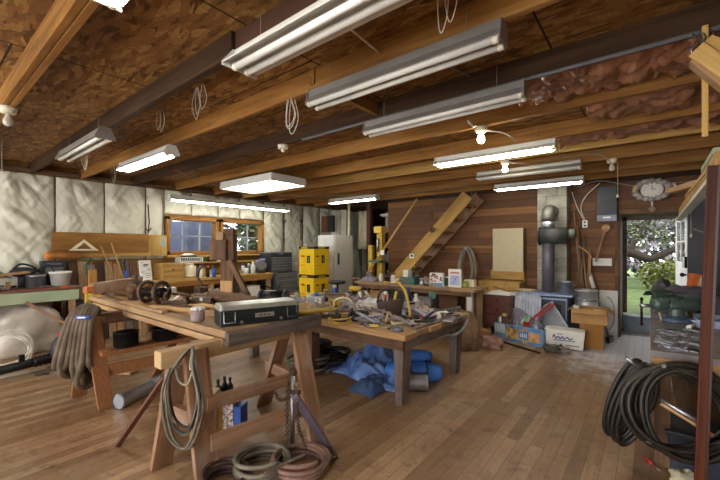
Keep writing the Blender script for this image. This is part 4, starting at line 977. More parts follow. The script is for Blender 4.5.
carton('carton', 'cream carton standing under the near sawhorse rail', P(213, 440, Z=0) + V((-.15, .05, 0)), (.12, .16, .3), R(38), cream, lab=paper)
p = P(228, 426, Z=0)
t = T('bottle_carton', 'brown carton holding small bottles under the near sawhorse', 'box', (p.x, p.y, 0), R(30))
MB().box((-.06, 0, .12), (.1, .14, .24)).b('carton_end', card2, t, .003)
MB().box((.03, .0, .1), (.09, .13, .2)).b('patterned_side', mat('patterned_print', '9a6a78', .6, var=.9, scale=45, c2='e0d0c8', detail=1, bump=0), t, .003)
MB().box((.105, 0, .09), (.06, .12, .18)).b('blue_panel', blue, t, .003); MB().box((.03, 0, .215), (.14, .1, .03)).b('bottle_tops', black, t, .01)
# ================================================================= WINDOW BENCH
t = T('window_bench', 'long pale wooden bench under the two windows', 'workbench', (-6.5, 3.75, 0))
WB = .86
MB().box((-6.48, 3.585, WB - .025), (.58, 2.57, .05)).w('bench_top', goldl, t, .006); MB().box((-6.22, 3.585, WB - .09), (.03, 2.53, .08)).w('apron', gold, t, .004)
for y in (2.36, 3.5, 4.78): MB().box((-6.25, y, .41), (.08, .08, .82)).w('leg', benchw, t, .004); MB().box((-6.74, y, .41), (.08, .08, .82)).w('leg', benchw, t, .004)
MB().box((-6.5, 3.72, .3), (.5, 2.2, .03)).w('lower_shelf', oldw, t, .004)
t = T('wall_shelf', 'pale shelf board under the window sills', 'shelf', (-6.68, 3.95, 1.09))
MB().box((-6.68, 3.95, 1.105), (.24, 2.1, .03)).w('shelf_board', goldl, t, .004); MB().box((-6.785, 3.95, .98), (.03, 2.1, .2)).w('back_board', ply, t)
for y in (2.95, 3.9, 4.95): MB().box((-6.7, y, 1.06), (.2, .03, .06)).w('bracket', gold, t)
SH = 1.12
t = T('drawer_box', 'pale wooden box with a small knob at the left of the window bench', 'box', (-6.42, 2.84, WB))
MB().box((0, 0, .13), (.3, .36, .26)).b('body', ply, t, .006); dr = MB().box((.152, 0, .13), (.012, .32, .2)).b('drawer', goldl, t, .004); MB().ball((.168, 0, .16), .014).b('knob', blackm, dr)
carton('small_carton', 'small white box beside the wooden drawer box', P(177, 278, Z=WB), (.1, .12, .1), R(85), paper, lab=red)
t = T('canister', 'cream rounded canister in the middle of the window bench', 'can', P(189, 277.4, Z=WB))
MB().lathe([(.1, 0), (.115, .02), (.115, .16), (.08, .2), (.07, .22)], n=20).b('body', cream, t); MB().lathe([(.074, .22), (.074, .245), (.03, .25)], n=16).b('lid', ivory, t)
for i, (px, m, cm, k, lab) in enumerate(((197, blue, white, 'b', 'blue bottle with white cap right of the cream canister'), (201, white, blue, 's', 'white spray can beside the blue bottle'), (205, dyellow, black, 'b', 'mustard bottle on the window bench'),
        (208, blackm, red, 's', 'black spray can with red cap on the window bench'), (211, cream, black, 'c', 'cream tin left of the upright timber'), (214, blue, black, 's', 'blue spray can nearest the upright timber'))):
    p = P(px, 277, Z=WB) + V((-.06 + .06 * (i % 2), 0, 0))
    if k == 'b': bottle(lab, p, .035, .2, m, cm)
    elif k == 's': spray(lab, p, m, cm)
    else: can(lab, p, .05, .12, m, steel, name='tin')
for i, (px, m, lab, r, h) in enumerate(((233, white, 'white mug right of the upright timber on the window bench', .05, .11), (240, galv, 'small metal tin between two white mugs', .05, .06), (246, white, 'white mug left of the white jug on the window bench', .05, .11))):
    p = P(px, 273.6, Z=WB)
    if m is white:
        t = T('mug', lab, 'mug', p, R(-70)); MB().lathe([(r * .9, 0), (r, .005), (r, h), (r * .9, h), (r * .85, .01), (.001, .01)], n=16).b('body', m, t)
        MB().tube([(r, 0, h * .8), (r + .035, 0, h * .7), (r + .03, 0, h * .35), (r, 0, h * .25)], .007, 6).b('handle', m, t)
    else: can(lab, p, r, h, m, name='tin')
bottle('white jug on the window bench left of the motor', P(253, 273.2, Z=WB), .055, .24, white, ivory, 'jug')
t = T('grinder_motor', 'grey motor with a round pale face at the right end of the window bench', 'power tool', P(260, 273, Z=WB), R(-15))
MB().cyl((-.12, 0, .16), (.1, 0, .16), .11, 18).b('motor', grey, t); MB().cyl((.1, 0, .16), (.115, 0, .16), .085, 18).b('pale_face', galv, t); MB().box((0, 0, .03), (.2, .16, .06)).b('base', dgrey, t, .006); MB().box((-.02, .05, .28), (.1, .1, .04)).b('purple_label', mat('lilac_label', '8a86c8', .5), t)
t = T('wire_basket', 'white basket with dark green contents on the shelf below the left window', 'basket', P(189, 259, X=-6.68)); t.location.z = SH; WM[t.name] = M.Translation(t.location)
bk = MB().box((0, 0, .01), (.2, .42, .02))
for i in range(11): bk.box((.1, -.2 + i * .04, .045), (.008, .012, .09)); bk.box((-.1, -.2 + i * .04, .045), (.008, .012, .09))
bk.box((.1, 0, .088), (.012, .43, .012)).box((-.1, 0, .088), (.012, .43, .012)).box((0, .21, .05), (.2, .01, .09)).box((0, -.21, .05), (.2, .01, .09)).b('basket', white, t)
MB().ball((0, 0, .09), (.085, .19, .05), 16, 8, .4, 3).b('contents', leafd, t); MB().ball((0, -.02, .13), (.05, .12, .035), 12, 7, .4, 3).b('pale_top', paper, t)
foliage((-6.68, P(207, 258, X=-6.68).y, SH + .05), (.07, .2, .05), 220, .03, 31).solo('yellow_flowers', leafy, 'yellow-green trimmings on the shelf right of the white basket', 'plant')
bottle('white bottle on the shelf at the left edge of the upright timber', P(218, 258, X=-6.64) * 1.0 - V((0, 0, P(218, 258, X=-6.64).z - SH)), .035, .17, white, white)
carton('carton', 'white box on the shelf under the window bench at right', (-6.4, 4.4, .316), (.3, .34, .3), 0, paper)
carton('carton', 'dark box under the window bench left of the white box', (-6.45, 3.85, .316), (.34, .4, .34), 0, tarpk)
can('red tin on the shelf under the window bench', (-6.3, 3.35, .316), .07, .2, red, steel)
bucket('black bucket under the left half of the window bench', (-6.42, 3.02, .316), .11, .13, .24, black)
# tool chests
def drawers(t, x, y0, y1, z0, hs, m, hm):
    z = z0
    for h in hs:
        d_ = MB().box((x, (y0 + y1) / 2, z + h / 2), (.022, y1 - y0, h - .008)).w('drawer', m, t, .003); MB().box((x + .016, (y0 + y1) / 2, z + h - .018), (.016, (y1 - y0) * .92, .012)).w('pull', hm, d_); z += h
t = T('tool_cabinet', 'grey lower tool cabinet with drawers beside the window bench', 'tool chest', (-6.38, 5.17, 0))
MB().box((-6.4, 5.17, .45), (.56, .6, .82)).w('body', dgrey, t, .006); drawers(t, -6.12, 4.89, 5.45, .06, (.2, .16, .12, .11, .1, .1), grey, steel)
for a in (-6.6, -6.2):
    for b_ in (4.95, 5.4): MB().cyl((a, b_ - .015, .025), (a, b_ + .015, .025), .025, 10).w('caster', black, t)
t = T('tool_chest', 'grey top tool chest standing on the lower tool cabinet', 'tool chest', (-6.45, 5.16, .862))
MB().box((-6.47, 5.15, 1.065), (.4, .58, .405)).w('body', dgrey, t, .006); drawers(t, -6.268, 4.88, 5.42, .875, (.08, .065, .06, .055, .05), grey, steel); MB().box((-6.47, 5.15, 1.275), (.41, .59, .02)).w('lid', grey, t, .004)
lab_ = MB().box((-6.25, 5.12, 1.255), (.004, .12, .035)).w('blue_label', mat('lilac_sticker', '7f7fc0', .5), t)
# yellow boxes
yb = None
yx, yy = -5.26, 5.14
for i, (z, lab) in enumerate(((.3, 'lower yellow tool carton, mostly hidden behind the table clutter'), (.86, 'upper yellow tool carton with black lid in front of the white freezer'))):
    t = T('yellow_carton', lab, 'box', (yx, yy, z), 0, 'yellow cartons')
    MB().box((0, 0, .25), (.42, .42, .5)).b('carton', yellow, t, .005); MB().box((0, 0, .525), (.43, .43, .05)).b('lid', black, t, .006)
    pr = MB().box((.06, -.212, .3), (.08, .004, .14)).b('picture', blackm, t); MB().box((.212, .04, .3), (.004, .08, .15)).b('picture', blackm, t); MB().box((.06, -.2145, .3), (.03, .003, .09)).box((.2145, .04, .3), (.003, .03, .1)).b('picture_highlight', steel, pr)
    MB().box((-.1, -.212, .36), (.1, .004, .03)).box((.212, -.12, .36), (.004, .08, .03)).b('red_print', red, t); MB().box((-.1, -.212, .18), (.16, .004, .015)).box((.212, -.08, .18), (.004, .16, .015)).b('small_print', orange, t)
    MB().box((-.05, -.2155, .525), (.16, .003, .03)).box((.2155, .0, .525), (.003, .18, .03)).b('lid_label', dyellow, t)
carton('carton', 'yellow-brown carton at the bottom of the yellow stack', (yx, yy, 0), (.46, .44, .3), 0, dyellow)
# freezer
t = T('freezer', 'tall white upright freezer with a dark handle', 'freezer', (-5.4, 5.92, 0))
MB().box((-5.42, 5.92, .85), (.46, .58, 1.6)).w('body', white, t, .012); dr = MB().box((-5.17, 5.92, .87), (.06, .58, 1.56)).w('door', mat('freezer_door', 'b7b5ac', .4, var=.05), t, .012)
MB().box((-5.125, 5.72, 1.15), (.035, .03, .24)).w('handle', black, dr, .006); MB().box((-5.42, 5.92, .03), (.44, .54, .06)).w('plinth', black, t)
# alcove beyond
for i, (y, m, w, lab) in enumerate(((7.0, offwhite, .5, 'white sheet hanging in the alcove nearest the freezer'), (7.6, cream, .42, 'cream sheet hanging behind the white sheet in the alcove'), (8.25, offwhite, .5, 'white sheet hanging deepest in the alcove'))):
    x = -6.55 + .42 * i
    def fn(u, v, x=x, y=y, w=w): return (x + w * u, y + .05 * math.sin(u * 14 + i), 1.35 + 1.0 * v)
    MB().grid(fn, 26, 4, .006).solo('hanging_sheet', m, lab, 'sheet')
t = T('wall_pouch', 'brown and black tool bag hanging above the freezer', 'bag', P(328, 232, Y=6.6) )
MB().box((-.1, 0, .2), (.2, .08, .4)).b('brown_half', mat('brown_leather', '6b3d22', .6), t, .012); MB().box((.1, 0, .2), (.2, .08, .4)).b('black_half', black, t, .012); MB().tube([(0, 0, .4), (.03, 0, .5), (0, 0, .62)], .008, 6).b('strap', cordg, t)
MB().box((-5.2, 6.9, 1.22), (.1, .1, 2.44)).solo('alcove_post', mat('dark_red_post', '4f2a1c', .7), 'dark reddish post in the alcove right of the freezer', 'post')
pole((-5.62, 6.62, 0), (-5.6, 6.62, 2.43), .035, cream, 'pale pipe rising behind the freezer to the ceiling', 'pipe', 'pipe')
t = T('shelf_unit', 'dark shelf unit in the alcove holding jugs', 'shelf', (-5.05, 8.0, 0))
for z in (.5, 1.0, 1.4): MB().box((-5.15, 8.0, z), (.8, .4, .03)).w('shelf', greyw, t)
for x in (-5.53, -4.77): MB().box((x, 8.0, .9), (.04, .4, 1.8)).w('upright', darkw, t)
q = random.Random(17)
for i in range(6):
    z = 1.015 if i < 3 else .515
    bottle(['pale blue jug on the upper alcove shelf, left', 'white jug in the middle of the upper alcove shelf', 'grey jug on the upper alcove shelf, right', 'blue jug on the lower alcove shelf, left', 'dark blue jug in the middle of the lower alcove shelf', 'white bottle on the lower alcove shelf, right'][i],
           (-5.38 + .22 * (i % 3), 7.95, z), .08, .27, [mat('pale_blue', '9fb4d0', .4), white, galv, blue, mat('navy', '1f2f60', .4), white][i], white, 'jug')
t = T('shelf_light', 'small unlit strip light hanging inside the dark alcove', 'light', (-5.0, 7.5, 2.2)); MB().box((0, 0, 0), (.6, .08, .05)).b('channel', white, t, .004); MB().cyl((-.26, 0, -.035), (.26, 0, -.035), .014, 10).b('tube', tubeoff, t); MB().tube([(0, 0, .02), (0, 0, .24)], .004, 5).b('hanging_wire', cordg, t)
t = T('drill_press', 'dull yellow column machine at the left end of the plank wall', 'machine', P(381, 300, Y=6.3))
x, y, _ = t.location; t.location.z = 0; WM[t.name] = M.Translation((x, y, 0))
MB().box((0, 0, .9), (.13, .13, 1.8)).b('column', dyellow, t, .01); MB().box((0, -.02, 1.76), (.2, .22, .14)).b('head', dyellow, t, .015); MB().cyl((0, -.12, 1.3), (0, -.12, 1.58), .03, 10).b('spindle', steel, t); MB().box((0, -.12, 1.1), (.3, .26, .04)).b('work_table', tealm, t, .006)
MB().box((0, 0, .04), (.4, .4, .08)).b('base', dyellow, t, .01); MB().box((.11, -.1, 1.28), (.09, .04, .09)).b('switch_box', white, t, .006)
MB().box((-.27, .02, .72), (.1, .1, 1.44)).b('side_post', dyellow, t, .008)
# staircase along the back wall
def pt(px, py, Y): return P(px, py, Y=Y)
t = T('staircase', 'steep wooden staircase of pale boards rising along the plank wall', 'stairs', (P(392, 280, Y=6.3).x - .5, 6.55, 0))
a, b = pt(398, 276, 6.3), pt(467, 196, 6.3); dv = (b - a).normalized(); lo = a - dv * (a.z / dv.z)
MB().beam(lo, b + dv * .02, .04, .225, (0, 0, 1)).w('near_stringer', goldl, t, .004, label='pale near stringer')
s0 = lo + V((0, .52, 0)); MB().beam(s0, b + V((0, .52, 0)) + dv * .05, .04, .24).w('far_stringer', redw, t, .004, label='darker far stringer')
n = 9
for i in range(1, n + 1):
    c = lo + (b - lo) * (i / (n + .6)) + V((0, .26, 0)); MB().box((c.x, c.y, c.z), (.26, .478, .035)).w('tread', gold, t, .004)
MB().cyl(pt(432, 230, 6.26), pt(432, 230, 6.2), .05, 12).w('round_bracket', rust, t)
a = pt(367, 274, 6.0); b = pt(417, 199, 6.8)
t = T('leaning_pole', 'long pale pole slanting up beside the yellow column machine', 'pole', a); MB().beam(a, b, .035, .035).w('pole', goldl, t); MB().beam(a, (a.x, a.y + .02, .55), .03, .03).w('prop', oldw, t); MB().box((a.x, a.y + .02, .275), (.12, .12, .55)).w('prop_block', oldw, t, .006)
board(P(445, 247, Y=6.93), P(493, 247, Y=6.93), .03, .05, gold, 'narrow light batten nailed along the plank wall left of the beige cabinet')
# stool
t = T('stool', 'black round stool on a single column before the freezer', 'stool', (-4.55, 5.04, 0))
MB().lathe([(.14, .72), (.16, .73), (.165, .76), (.14, .775)], n=22).b('seat', black, t); MB().cyl((0, 0, .1), (0, 0, .72), .025, 10).b('column', blackm, t); MB().lathe([(.18, 0), (.18, .02), (.04, .1), (.03, .11)], n=20).b('base', blackm, t)
# ================================================================= BACK BENCH
BB = .78
t = T('back_bench', 'long narrow bench in front of the staircase, crowded with small things', 'workbench', (-3.1, 5.45, 0))
MB().box((-3.1, 5.42, BB - .02), (2.24, .56, .04)).w('bench_top', benchw, t, .004); MB().box((-3.1, 5.17, BB - .075), (2.1, .03, .07)).w('apron', oldw, t, .004)
MB().beam((-4.1, 5.2, .72), (-3.75, 5.2, .3), .03, .06, (0, 1, 0)).w('brace', white, t, .003)
for x in (-4.13, -2.08): MB().box((x, 5.22, .37), (.08, .08, .74)).w('leg', white, t, .004); MB().box((x, 5.62, .37), (.08, .08, .74)).w('leg', benchw, t, .004)
MB().box((-3.1, 5.42, .35), (1.9, .46, .03)).w('lower_shelf', ply, t, .004)
def bb(px, dy=0): p = P(px, 284, Y=5.3 + dy); return V((p.x, p.y, BB))
rag('grey cloth heap at the left end of the back bench', bb(370, .05), (.34, .26), purple, 12, .1)
t = T('cone_tool', 'dull metal cone-shaped tool on the left end of the back bench', 'tool', bb(356)); MB().lathe([(.03, 0), (.035, .03), (.02, .06), (.012, .08)], n=12).b('body', rust, t); MB().cyl((-.1, 0, .03), (.1, 0, .03), .015, 8).b('bar', tanw, t)
bottle('small white bottle right of the grey heap on the back bench', bb(381, .1), .035, .18, white, tealm)
can('dark tin on the back bench below the leaning pole', bb(387), .045, .1, blackm, steel, name='tin')
rag('pale rag beside the dark tin on the back bench', bb(397), (.2, .16), cream, 15, .07)
t = T('green_caddy', 'green tray holding papers on the back bench', 'tray', bb(410, .05)); MB().box((0, 0, .01), (.26, .2, .02)).box((0, -.1, .06), (.26, .012, .12)).box((0, .1, .06), (.26, .012, .12)).box((-.13, 0, .06), (.012, .2, .12)).box((.13, 0, .06), (.012, .2, .12)).b('tray', tealm, t)
MB().box((-.05, 0, .13), (.1, .12, .2)).b('papers', paper, t, .004); MB().tube(spline([(.05, -.05, .05), (.08, 0, .18), (.02, .05, .16)], 5), .015, 6).b('wire_bundle', cordk, t)
t = T('wall_hook', 'small white plaque with dangling cord on the stair stringer', 'plaque', pt(412, 256, 6.262)); MB().box((0, 0, 0), (.1, .02, .09)).b('plaque', paper, t, .003); MB().tube([(.05, 0, -.03), (.06, -.01, -.2), (.055, -.01, -.32)], .006, 5).b('cord', yellow, t); MB().box((0, -.012, .005), (.05, .004, .04)).b('dark_mark', dgrey, t)
can('grey tin right of the green tray on the back bench', bb(422, .08), .05, .1, galv, steel, name='tin')
t = T('dotted_carton', 'white carton printed with blue, red and orange squares on the back bench', 'box', bb(437), R(8)); MB().box((0, 0, .105), (.22, .08, .21)).b('carton', paper, t, .003)
q = random.Random(8)
for k, m in enumerate((blue, red, orange, black)):
    mb = MB()
    for i in range(6): mb.box((q.uniform(-.09, .09), -.0412, q.uniform(.07, .195)), (.024, .002, .022))
    mb.b('printed_squares', m, t)
MB().box((0, -.0412, .03), (.2, .002, .045)).b('blue_strip', mat('light_blue_print', '5f8fc8', .5), t)
p = bb(455); t = T('framed_card', 'white book with a pale blue picture standing near the right end of the back bench', 'book', p, R(6)); MB().box((0, 0, .14), (.2, .04, .28)).b('book', paper, t, .004); MB().box((.0, -.0212, .11), (.15, .002, .15)).b('picture', mat('lavender_print', 'a8b0d6', .6), t); MB().box((0, -.0212, .225), (.14, .002, .03)).b('red_letters', mat('pink_print', 'b07878', .6), t)
MB().tube([(-.03, -.023, .06), (0, -.023, .1), (.03, -.023, .16)], .004, 5).b('sketch_line', blue, t)
can('yellow-green tin between the white book and the end of the back bench', bb(465, .12), .05, .09, mat('olive_can', '8f9a4a', .5), steel, name='tin')
carton('carton', 'cream carton below the coiled cable on the back bench', bb(470, .22) + V((0, .02, 0)), (.16, .1, .11), 0, cream)
taperoll('black tape roll on the back bench beside the grey tin', bb(428) + V((0, -.04, 0)), .05, .025, black)
pliers('red pliers on the back bench before the green tray', bb(403) + V((0, -.06, 0)), .4, red)
screwdriver('yellow screwdriver on the front of the back bench', bb(392) + V((0, -.08, 0)), .2, yellow)
wrench('steel wrench at the front edge of the back bench under the dotted carton', bb(446) + V((0, -.07, 0)), .1, L=.18)
# cable coil on the wall
cc = P(467, 266, Y=6.82); mb = MB(); q = random.Random(4)
for i in range(7):
    w, h, o = .13 + q.uniform(-.03, .03), .36 + q.uniform(-.05, .03), q.uniform(-.03, .03)
    ring = [(cc.x + o + w * math.cos(a) * (1.0 - .25 * math.sin(a)), cc.y - .02 * i + .07, cc.z + h * math.sin(a)) for a in [2 * PI * k / 26 for k in range(26)]]
    mb.tube(ring, .014, 7, closed=True)
mb.solo('cable_coil', cordg, 'grey cable coiled on the plank wall left of the beige cabinet', 'cable')
t = T('nail_peg', 'blue-ended peg holding the grey cable coil', 'peg', cc + V((0, .0, .33))); MB().cyl((0, .14, 0), (0, -.06, .02), .012, 8).b('peg', steel, t); MB().ball((-.09, -.04, -.02), .02).b('blue_end', blue, t)
# drawers and boards right of the back bench
t = T('chest_of_drawers', 'dark reddish wooden drawer chest right of the back bench', 'chest', (-1.86, 5.95, 0))
MB().box((0, 0, .4), (.44, .4, .5)).b('body', mat('dark_mahogany', '4a2418', .55), t, .008)
for z in (.27, .43, .57): d_ = MB().box((0, -.205, z), (.38, .014, .13)).b('drawer', mat('mahogany_front', '5a2c1c', .5), t, .003); MB().ball((0, -.225, z), .014).b('knob', blackm, d_)
for x in (-.19, .19):
    for y in (-.17, .17): MB().box((x, y, .075), (.05, .05, .15)).b('leg', darkw, t)
rag('pale grey papers spread on the dark drawer chest', (-1.88, 5.95, .65), (.4, .34), paper, 22, .05, 'papers', 'paper')
board((-2.3, 6.78, .9), (-1.72, 6.78, .9), .05, .16, ply, 'yellow board fixed low on the plank wall behind the papers')
t = T('yellow_cabinet', 'yellow-brown low cabinet against the wall behind the drawer chest', 'cabinet', (-2.05, 6.6, 0)); MB().box((0, 0, .4), (.7, .4, .8)).b('body', ply, t, .006); MB().box((0, -.205, .4), (.6, .014, .66)).b('door', goldl, t, .004)
lump('slumped brown burlap sack at the right end of the back bench', (-2.0, 4.82, 0), (.2, .16, .31), burlap, 6, 'burlap_sack', 'sack', .3, 1.8)
lump('smaller brown sack on the floor right of the burlap sack', (-1.72, 5.1, 0), (.14, .13, .11), mat('pinkish_sack', '8a6a5a', .9, var=.2, bump=.3), 9, 'small_sack', 'sack', .4)
# ================================================================= RIGHT PLANK TABLE
RT = .65
A = P(405, 336, Z=RT); rz = R(-1.5); Lr, Wr = 2.5, 1.32
rot = M.Rotation(rz, 4, 'Z'); cen = A - rot @ V((Lr / 2, -Wr / 2, 0)); cen.z = 0
t = T('plank_table', 'low heavy table with tapered legs, buried in tools', 'table', cen, rz)
y = -Wr / 2
for i, w in enumerate((.2, .24, .22, .26, .23, .22)):
    MB().box((-.02 * (i % 2), y + w / 2, RT - .025), (Lr, w - .005, .05)).b('plank', [tanw, benchw, tanw, benchw, greyw, benchw][i], t, .004); y += w
[MB().box((0, s_ * (Wr / 2 - .06), RT - .1), (Lr - .1, .04, .1)).b('long_apron', oldw, t, .004) for s_ in (-1, 1)]; [MB().box((s_ * (Lr / 2 - .07), 0, RT - .1), (.04, Wr - .1, .1)).b('short_apron', greyw, t, .004) for s_ in (-1, 1)]
for sx_ in (-1, 1):
    for sy_ in (-1, 1):
        mb = MB().box((sx_ * (Lr / 2 - .1), sy_ * (Wr / 2 - .13), .3), (.1, .16, .6))
        for p in mb.v:
            if p.z < .1: p.x += (sx_ * (Lr / 2 - .1) - p.x) * .3 - sx_ * .02; p.y += (sy_ * (Wr / 2 - .13) - p.y) * .35
        mb.b('leg', greyw, t, .005)
MB().box((-.02, -Wr / 2 + .13, .3), (.08, .12, .6)).b('leg', oldw, t, .005); MB().box((-.02, Wr / 2 - .13, .3), (.08, .12, .6)).b('leg', oldw, t, .005)
MB().tube(spline([(Lr / 2 - .05, .1, RT - .18), (Lr / 2 + .01, .4, RT - .15), (Lr / 2 - .01, .62, RT - .06)], 5), .014, 7).b('bent_pipe', steel, t)
def rt(px, py, z=RT, mg=.1):
    p = P(px, py, Z=z); q_ = rot.inverted() @ (p - V((cen.x, cen.y, 0))); k = (px * 7.3 + py * 3.1) % 1
    if q_.y > Wr / 2 - mg: q_.y = Wr / 2 - mg - .3 * k
    if q_.x < -Lr / 2 + mg: q_.x = -Lr / 2 + mg + .4 * k
    q_.y = max(q_.y, -Wr / 2 + mg * .5); q_.x = min(q_.x, Lr / 2 - mg * .6)
    return rot @ q_ + V((cen.x, cen.y, 0))
board(rt(306, 322, RT + .014), rt(350, 304, RT + .014), .07, .026, tanw, 'worn board lying along the left of the low table')
board(rt(318, 319, RT + .012), rt(372, 310, RT + .012), .06, .02, goldl, 'pale batten on the front of the low table') 
board(rt(300, 315, RT + .015), rt(335, 303, RT + .015), .05, .03, benchw, 'narrow dark board at the far left of the low table')
# bent frame saw, yellow upright and cream base
a = rt(394, 325) + V((0, 0, .012)); b = rt(418, 322) + V((0, 0, .012)); c = rt(409, 318); d_ = P(400, 284, Y=c.y + .1)
t = T('frame_saw', 'cream and yellow bent-frame saw standing among the clutter of the low table', 'saw', (c.x, c.y, RT)); 
MB().tube(spline([d_ + V((-.05, 0, .02)), d_, (d_ * .6 + c * .4) + V((.03, 0, .04)), c + V((.01, 0, .06)), c + V((.01, 0, .02))], 6), .015, 8).w('yellow_bar', dyellow, t); MB().tube(spline([a + V((-.06, .05, .0)), a, (a + b) / 2, b, b + V((.02, .06, 0))], 6), .013, 8).w('cream_base', cream, t)
p = rt(390, 316); t = T('tool_pouch', 'dark leather tool pouch standing open in the middle of the low table', 'pouch', p, R(30)); lth = mat('dark_leather', '4a3a34', .7, var=.3, bump=.2)
MB().grid(lambda u, v: ((.12 + .03 * v) * math.cos(u * 2 * PI), (.07 + .02 * v) * math.sin(u * 2 * PI), .004 + .17 * v + .02 * math.sin(u * 9) * v), 30, 6, .006).b('bag', lth, t); MB().box((0, 0, .01), (.2, .12, .02)).b('bottom', lth, t)
MB().tube(spline([(-.14, 0, .15), (-.1, 0, .26), (.05, 0, .29), (.14, 0, .17)], 6), .011, 7).b('handle', black, t); MB().cyl((-.05, .01, .05), (-.09, .02, .28), .012, 8).cyl((-.05, .01, .05), (-.02, .0, .24), .01, 8).b('tool_shafts', steel, t); MB().cyl((.03, 0, .05), (.07, -.01, .27), .016, 8).b('tool_handle', dyellow, t)
rag('white crumpled plastic sheet behind the bent-frame saw', rt(372, 308), (.42, .4), mat('white_plastic_film', 'c9c6c8', .35, var=.12), 25, .13, 'plastic_sheet', 'sheet')
rag('grey tangled cloth on the low table left of the white plastic', rt(352, 309), (.34, .3), greycloth, 29, .07)
def arc(px, py, w, h, r, m, lab, name='hose_piece', cat='hose', ang=.3):
    p = rt(px, py) + V((0, 0, r)); dx = V((math.cos(ang), math.sin(ang), 0))
    return MB().tube(spline([p - dx * w, p - dx * w * .8 + V((0, 0, h * .7)), p + V((0, 0, h)), p + dx * w * .8 + V((0, 0, h * .7)), p + dx * w], 6), r, 8).solo(name, m, lab, cat)
arc(343, 308, .12, .11, .014, cream, 'cream curved pipe arching up at the left of the low table', ang=.62)
for i, (px, py, rz_, m, lab) in enumerate(((362, 321, .5, black, 'black-handled pliers at the front of the low table'), (371, 324, 1.4, dgrey, 'dark grey pliers beside the black ones at the table front'), (430, 317, .9, red, 'red pliers near the right edge of the low table'), (327, 308, .2, blue, 'blue pliers on the left half of the low table'))):
    pliers(lab, rt(px, py), rz_, m, s=1.1)
for i, (px, py, rz_, m, lab) in enumerate(((380, 328, .1, yellow, 'yellow screwdriver nearest the front edge of the low table'), (350, 317, 2.2, red, 'red screwdriver on the front left of the low table'), (440, 313, 1.8, orange, 'orange screwdriver by the right edge of the low table'), (421, 326, 1.2, black, 'black screwdriver right of the bent-frame saw'), (337, 314, .4, green, 'green screwdriver beside the worn board'), (318, 306, 1.0, yellow, 'yellow screwdriver at the far left of the low table'))):
    screwdriver(lab, rt(px, py), rz_, m, L=.24)
for i, (px, py, rz_, L, m, lab) in enumerate(((426, 320, .7, .26, steel, 'long steel wrench right of the bent-frame saw'), (434, 322, 1.6, .2, rust, 'rusty wrench at the right front of the low table'), (445, 316, .9, .22, steel, 'steel wrench closest to the table right corner'), (385, 322, 2.6, .2, blackm, 'black wrench before the dark tool pouch'), (341, 318, 1.1, .24, rust, 'rusty wrench lying on the left boards'), (358, 314, .2, .18, steel, 'small steel wrench left of the dark pouch'))):
    wrench(lab, rt(px, py), rz_, L=L, m=m)
for px, py, rz_, m, hm, lab in ((415, 313, .3, tanw, steel, 'wood-handled hammer behind the bent-frame saw'), (352, 303, 2.9, yellow, blackm, 'yellow-handled hammer at the back left of the low table'), (448, 311, 1.3, oldw, rust, 'old rusty hammer at the back right of the low table')):
    hammer(lab, rt(px, py), rz_, m, hm=hm)
drill('grey power drill standing in the right half of the low table', rt(437, 310), 2.2, tealm); drill('dull yellow power drill at the back of the low table', rt(378, 299), .4, dyellow)
grinder('dark green angle grinder on the right side of the low table', rt(425, 308), .5, vgreen); grinder('black angle grinder at the back left of the low table', rt(330, 301), 1.0, black)
clamp('rusty clamp at the right corner of the low table', rt(452, 316), 1.1); clamp('steel clamp behind the cream curved pipe', rt(349, 300), .2, m=steel, s=1.2); clamp('black clamp in front of the green grinder', rt(412, 318), 2.4, m=blackm)
for px, py, m, lid, r, h, lab in ((441, 305, blackm, steel, .05, .12, 'black tin near the back right of the low table'), (430, 303, galv, None, .055, .11, 'galvanized tin left of the black tin'), (403, 303, dyellow, steel, .05, .1, 'mustard tin at the back of the low table'), (322, 300, mint, steel, .05, .1, 'pale green tin at the back left of the low table'), (361, 299, red, white, .045, .11, 'red tin behind the grey cloth')):
    can(lab, rt(px, py), r, h, m, lid, name='tin')
bottle('blue and black bottle at the back right of the low table', rt(437, 303), .04, .28, mat('navy_bottle', '2b2f55', .4), blue); bottle('white bottle behind the drill on the low table', rt(447, 303), .04, .2, white, ivory)
bottle('clear-topped white bottle at the back left of the low table', rt(309, 303), .035, .16, white, blue)
spray('orange spray can at the back of the low table', rt(411, 302), orange, white); spray('blue spray can behind the cream pipe', rt(335, 299), blue, white)
p = rt(316, 306); t = T('small_carton', 'small grey and white carton marked with a dark hook shape, at table left', 'box', p, R(20)); MB().box((0, 0, .06), (.2, .1, .12)).b('carton', mat('grey_print', '9a9a9c', .6), t, .003); MB().box((.05, -.051, .06), (.08, .003, .1)).b('white_panel', paper, t); MB().tube([(.035, -.054, .085), (.05, -.054, .1), (.065, -.054, .085), (.05, -.054, .06), (.05, -.054, .045)], .006, 6).b('hook_mark', mat('lilac_print', '5a5a9a', .5), t)
lump('blue crumpled ball of plastic at the back left of the low table', rt(303, 298), (.06, .06, .06), blue, 3, 'plastic_ball', 'plastic')
lump('yellow sponge by the cream curved pipe', rt(334, 306), (.06, .05, .035), yellow, 5, 'sponge', 'sponge')
coil(rt(360, 316) + V((0, 0, .012)), .09, 4, .007, cordk, 'dark cable coil in front of the grey cloth', 'cable_coil', 'cable', stack=.008, seed=2)
coil(rt(428, 313) + V((0, 0, .012)), .08, 4, .008, cordg, 'grey cable coil right of the bent-frame saw', 'cable_coil', 'cable', stack=.01, seed=3)
coil(rt(340, 322) + V((0, 0, .012)), .11, 3, .008, dyellow, 'yellowish cord coil on the front left boards', 'cable_coil', 'cable', stack=.008, seed=6)
coil(rt(384, 313) + V((0, 0, .02)), .12, 5, .008, cordw, 'white cord tangle beside the dark tool pouch', 'cable_coil', 'cable', stack=.014, seed=9, loose=.2)
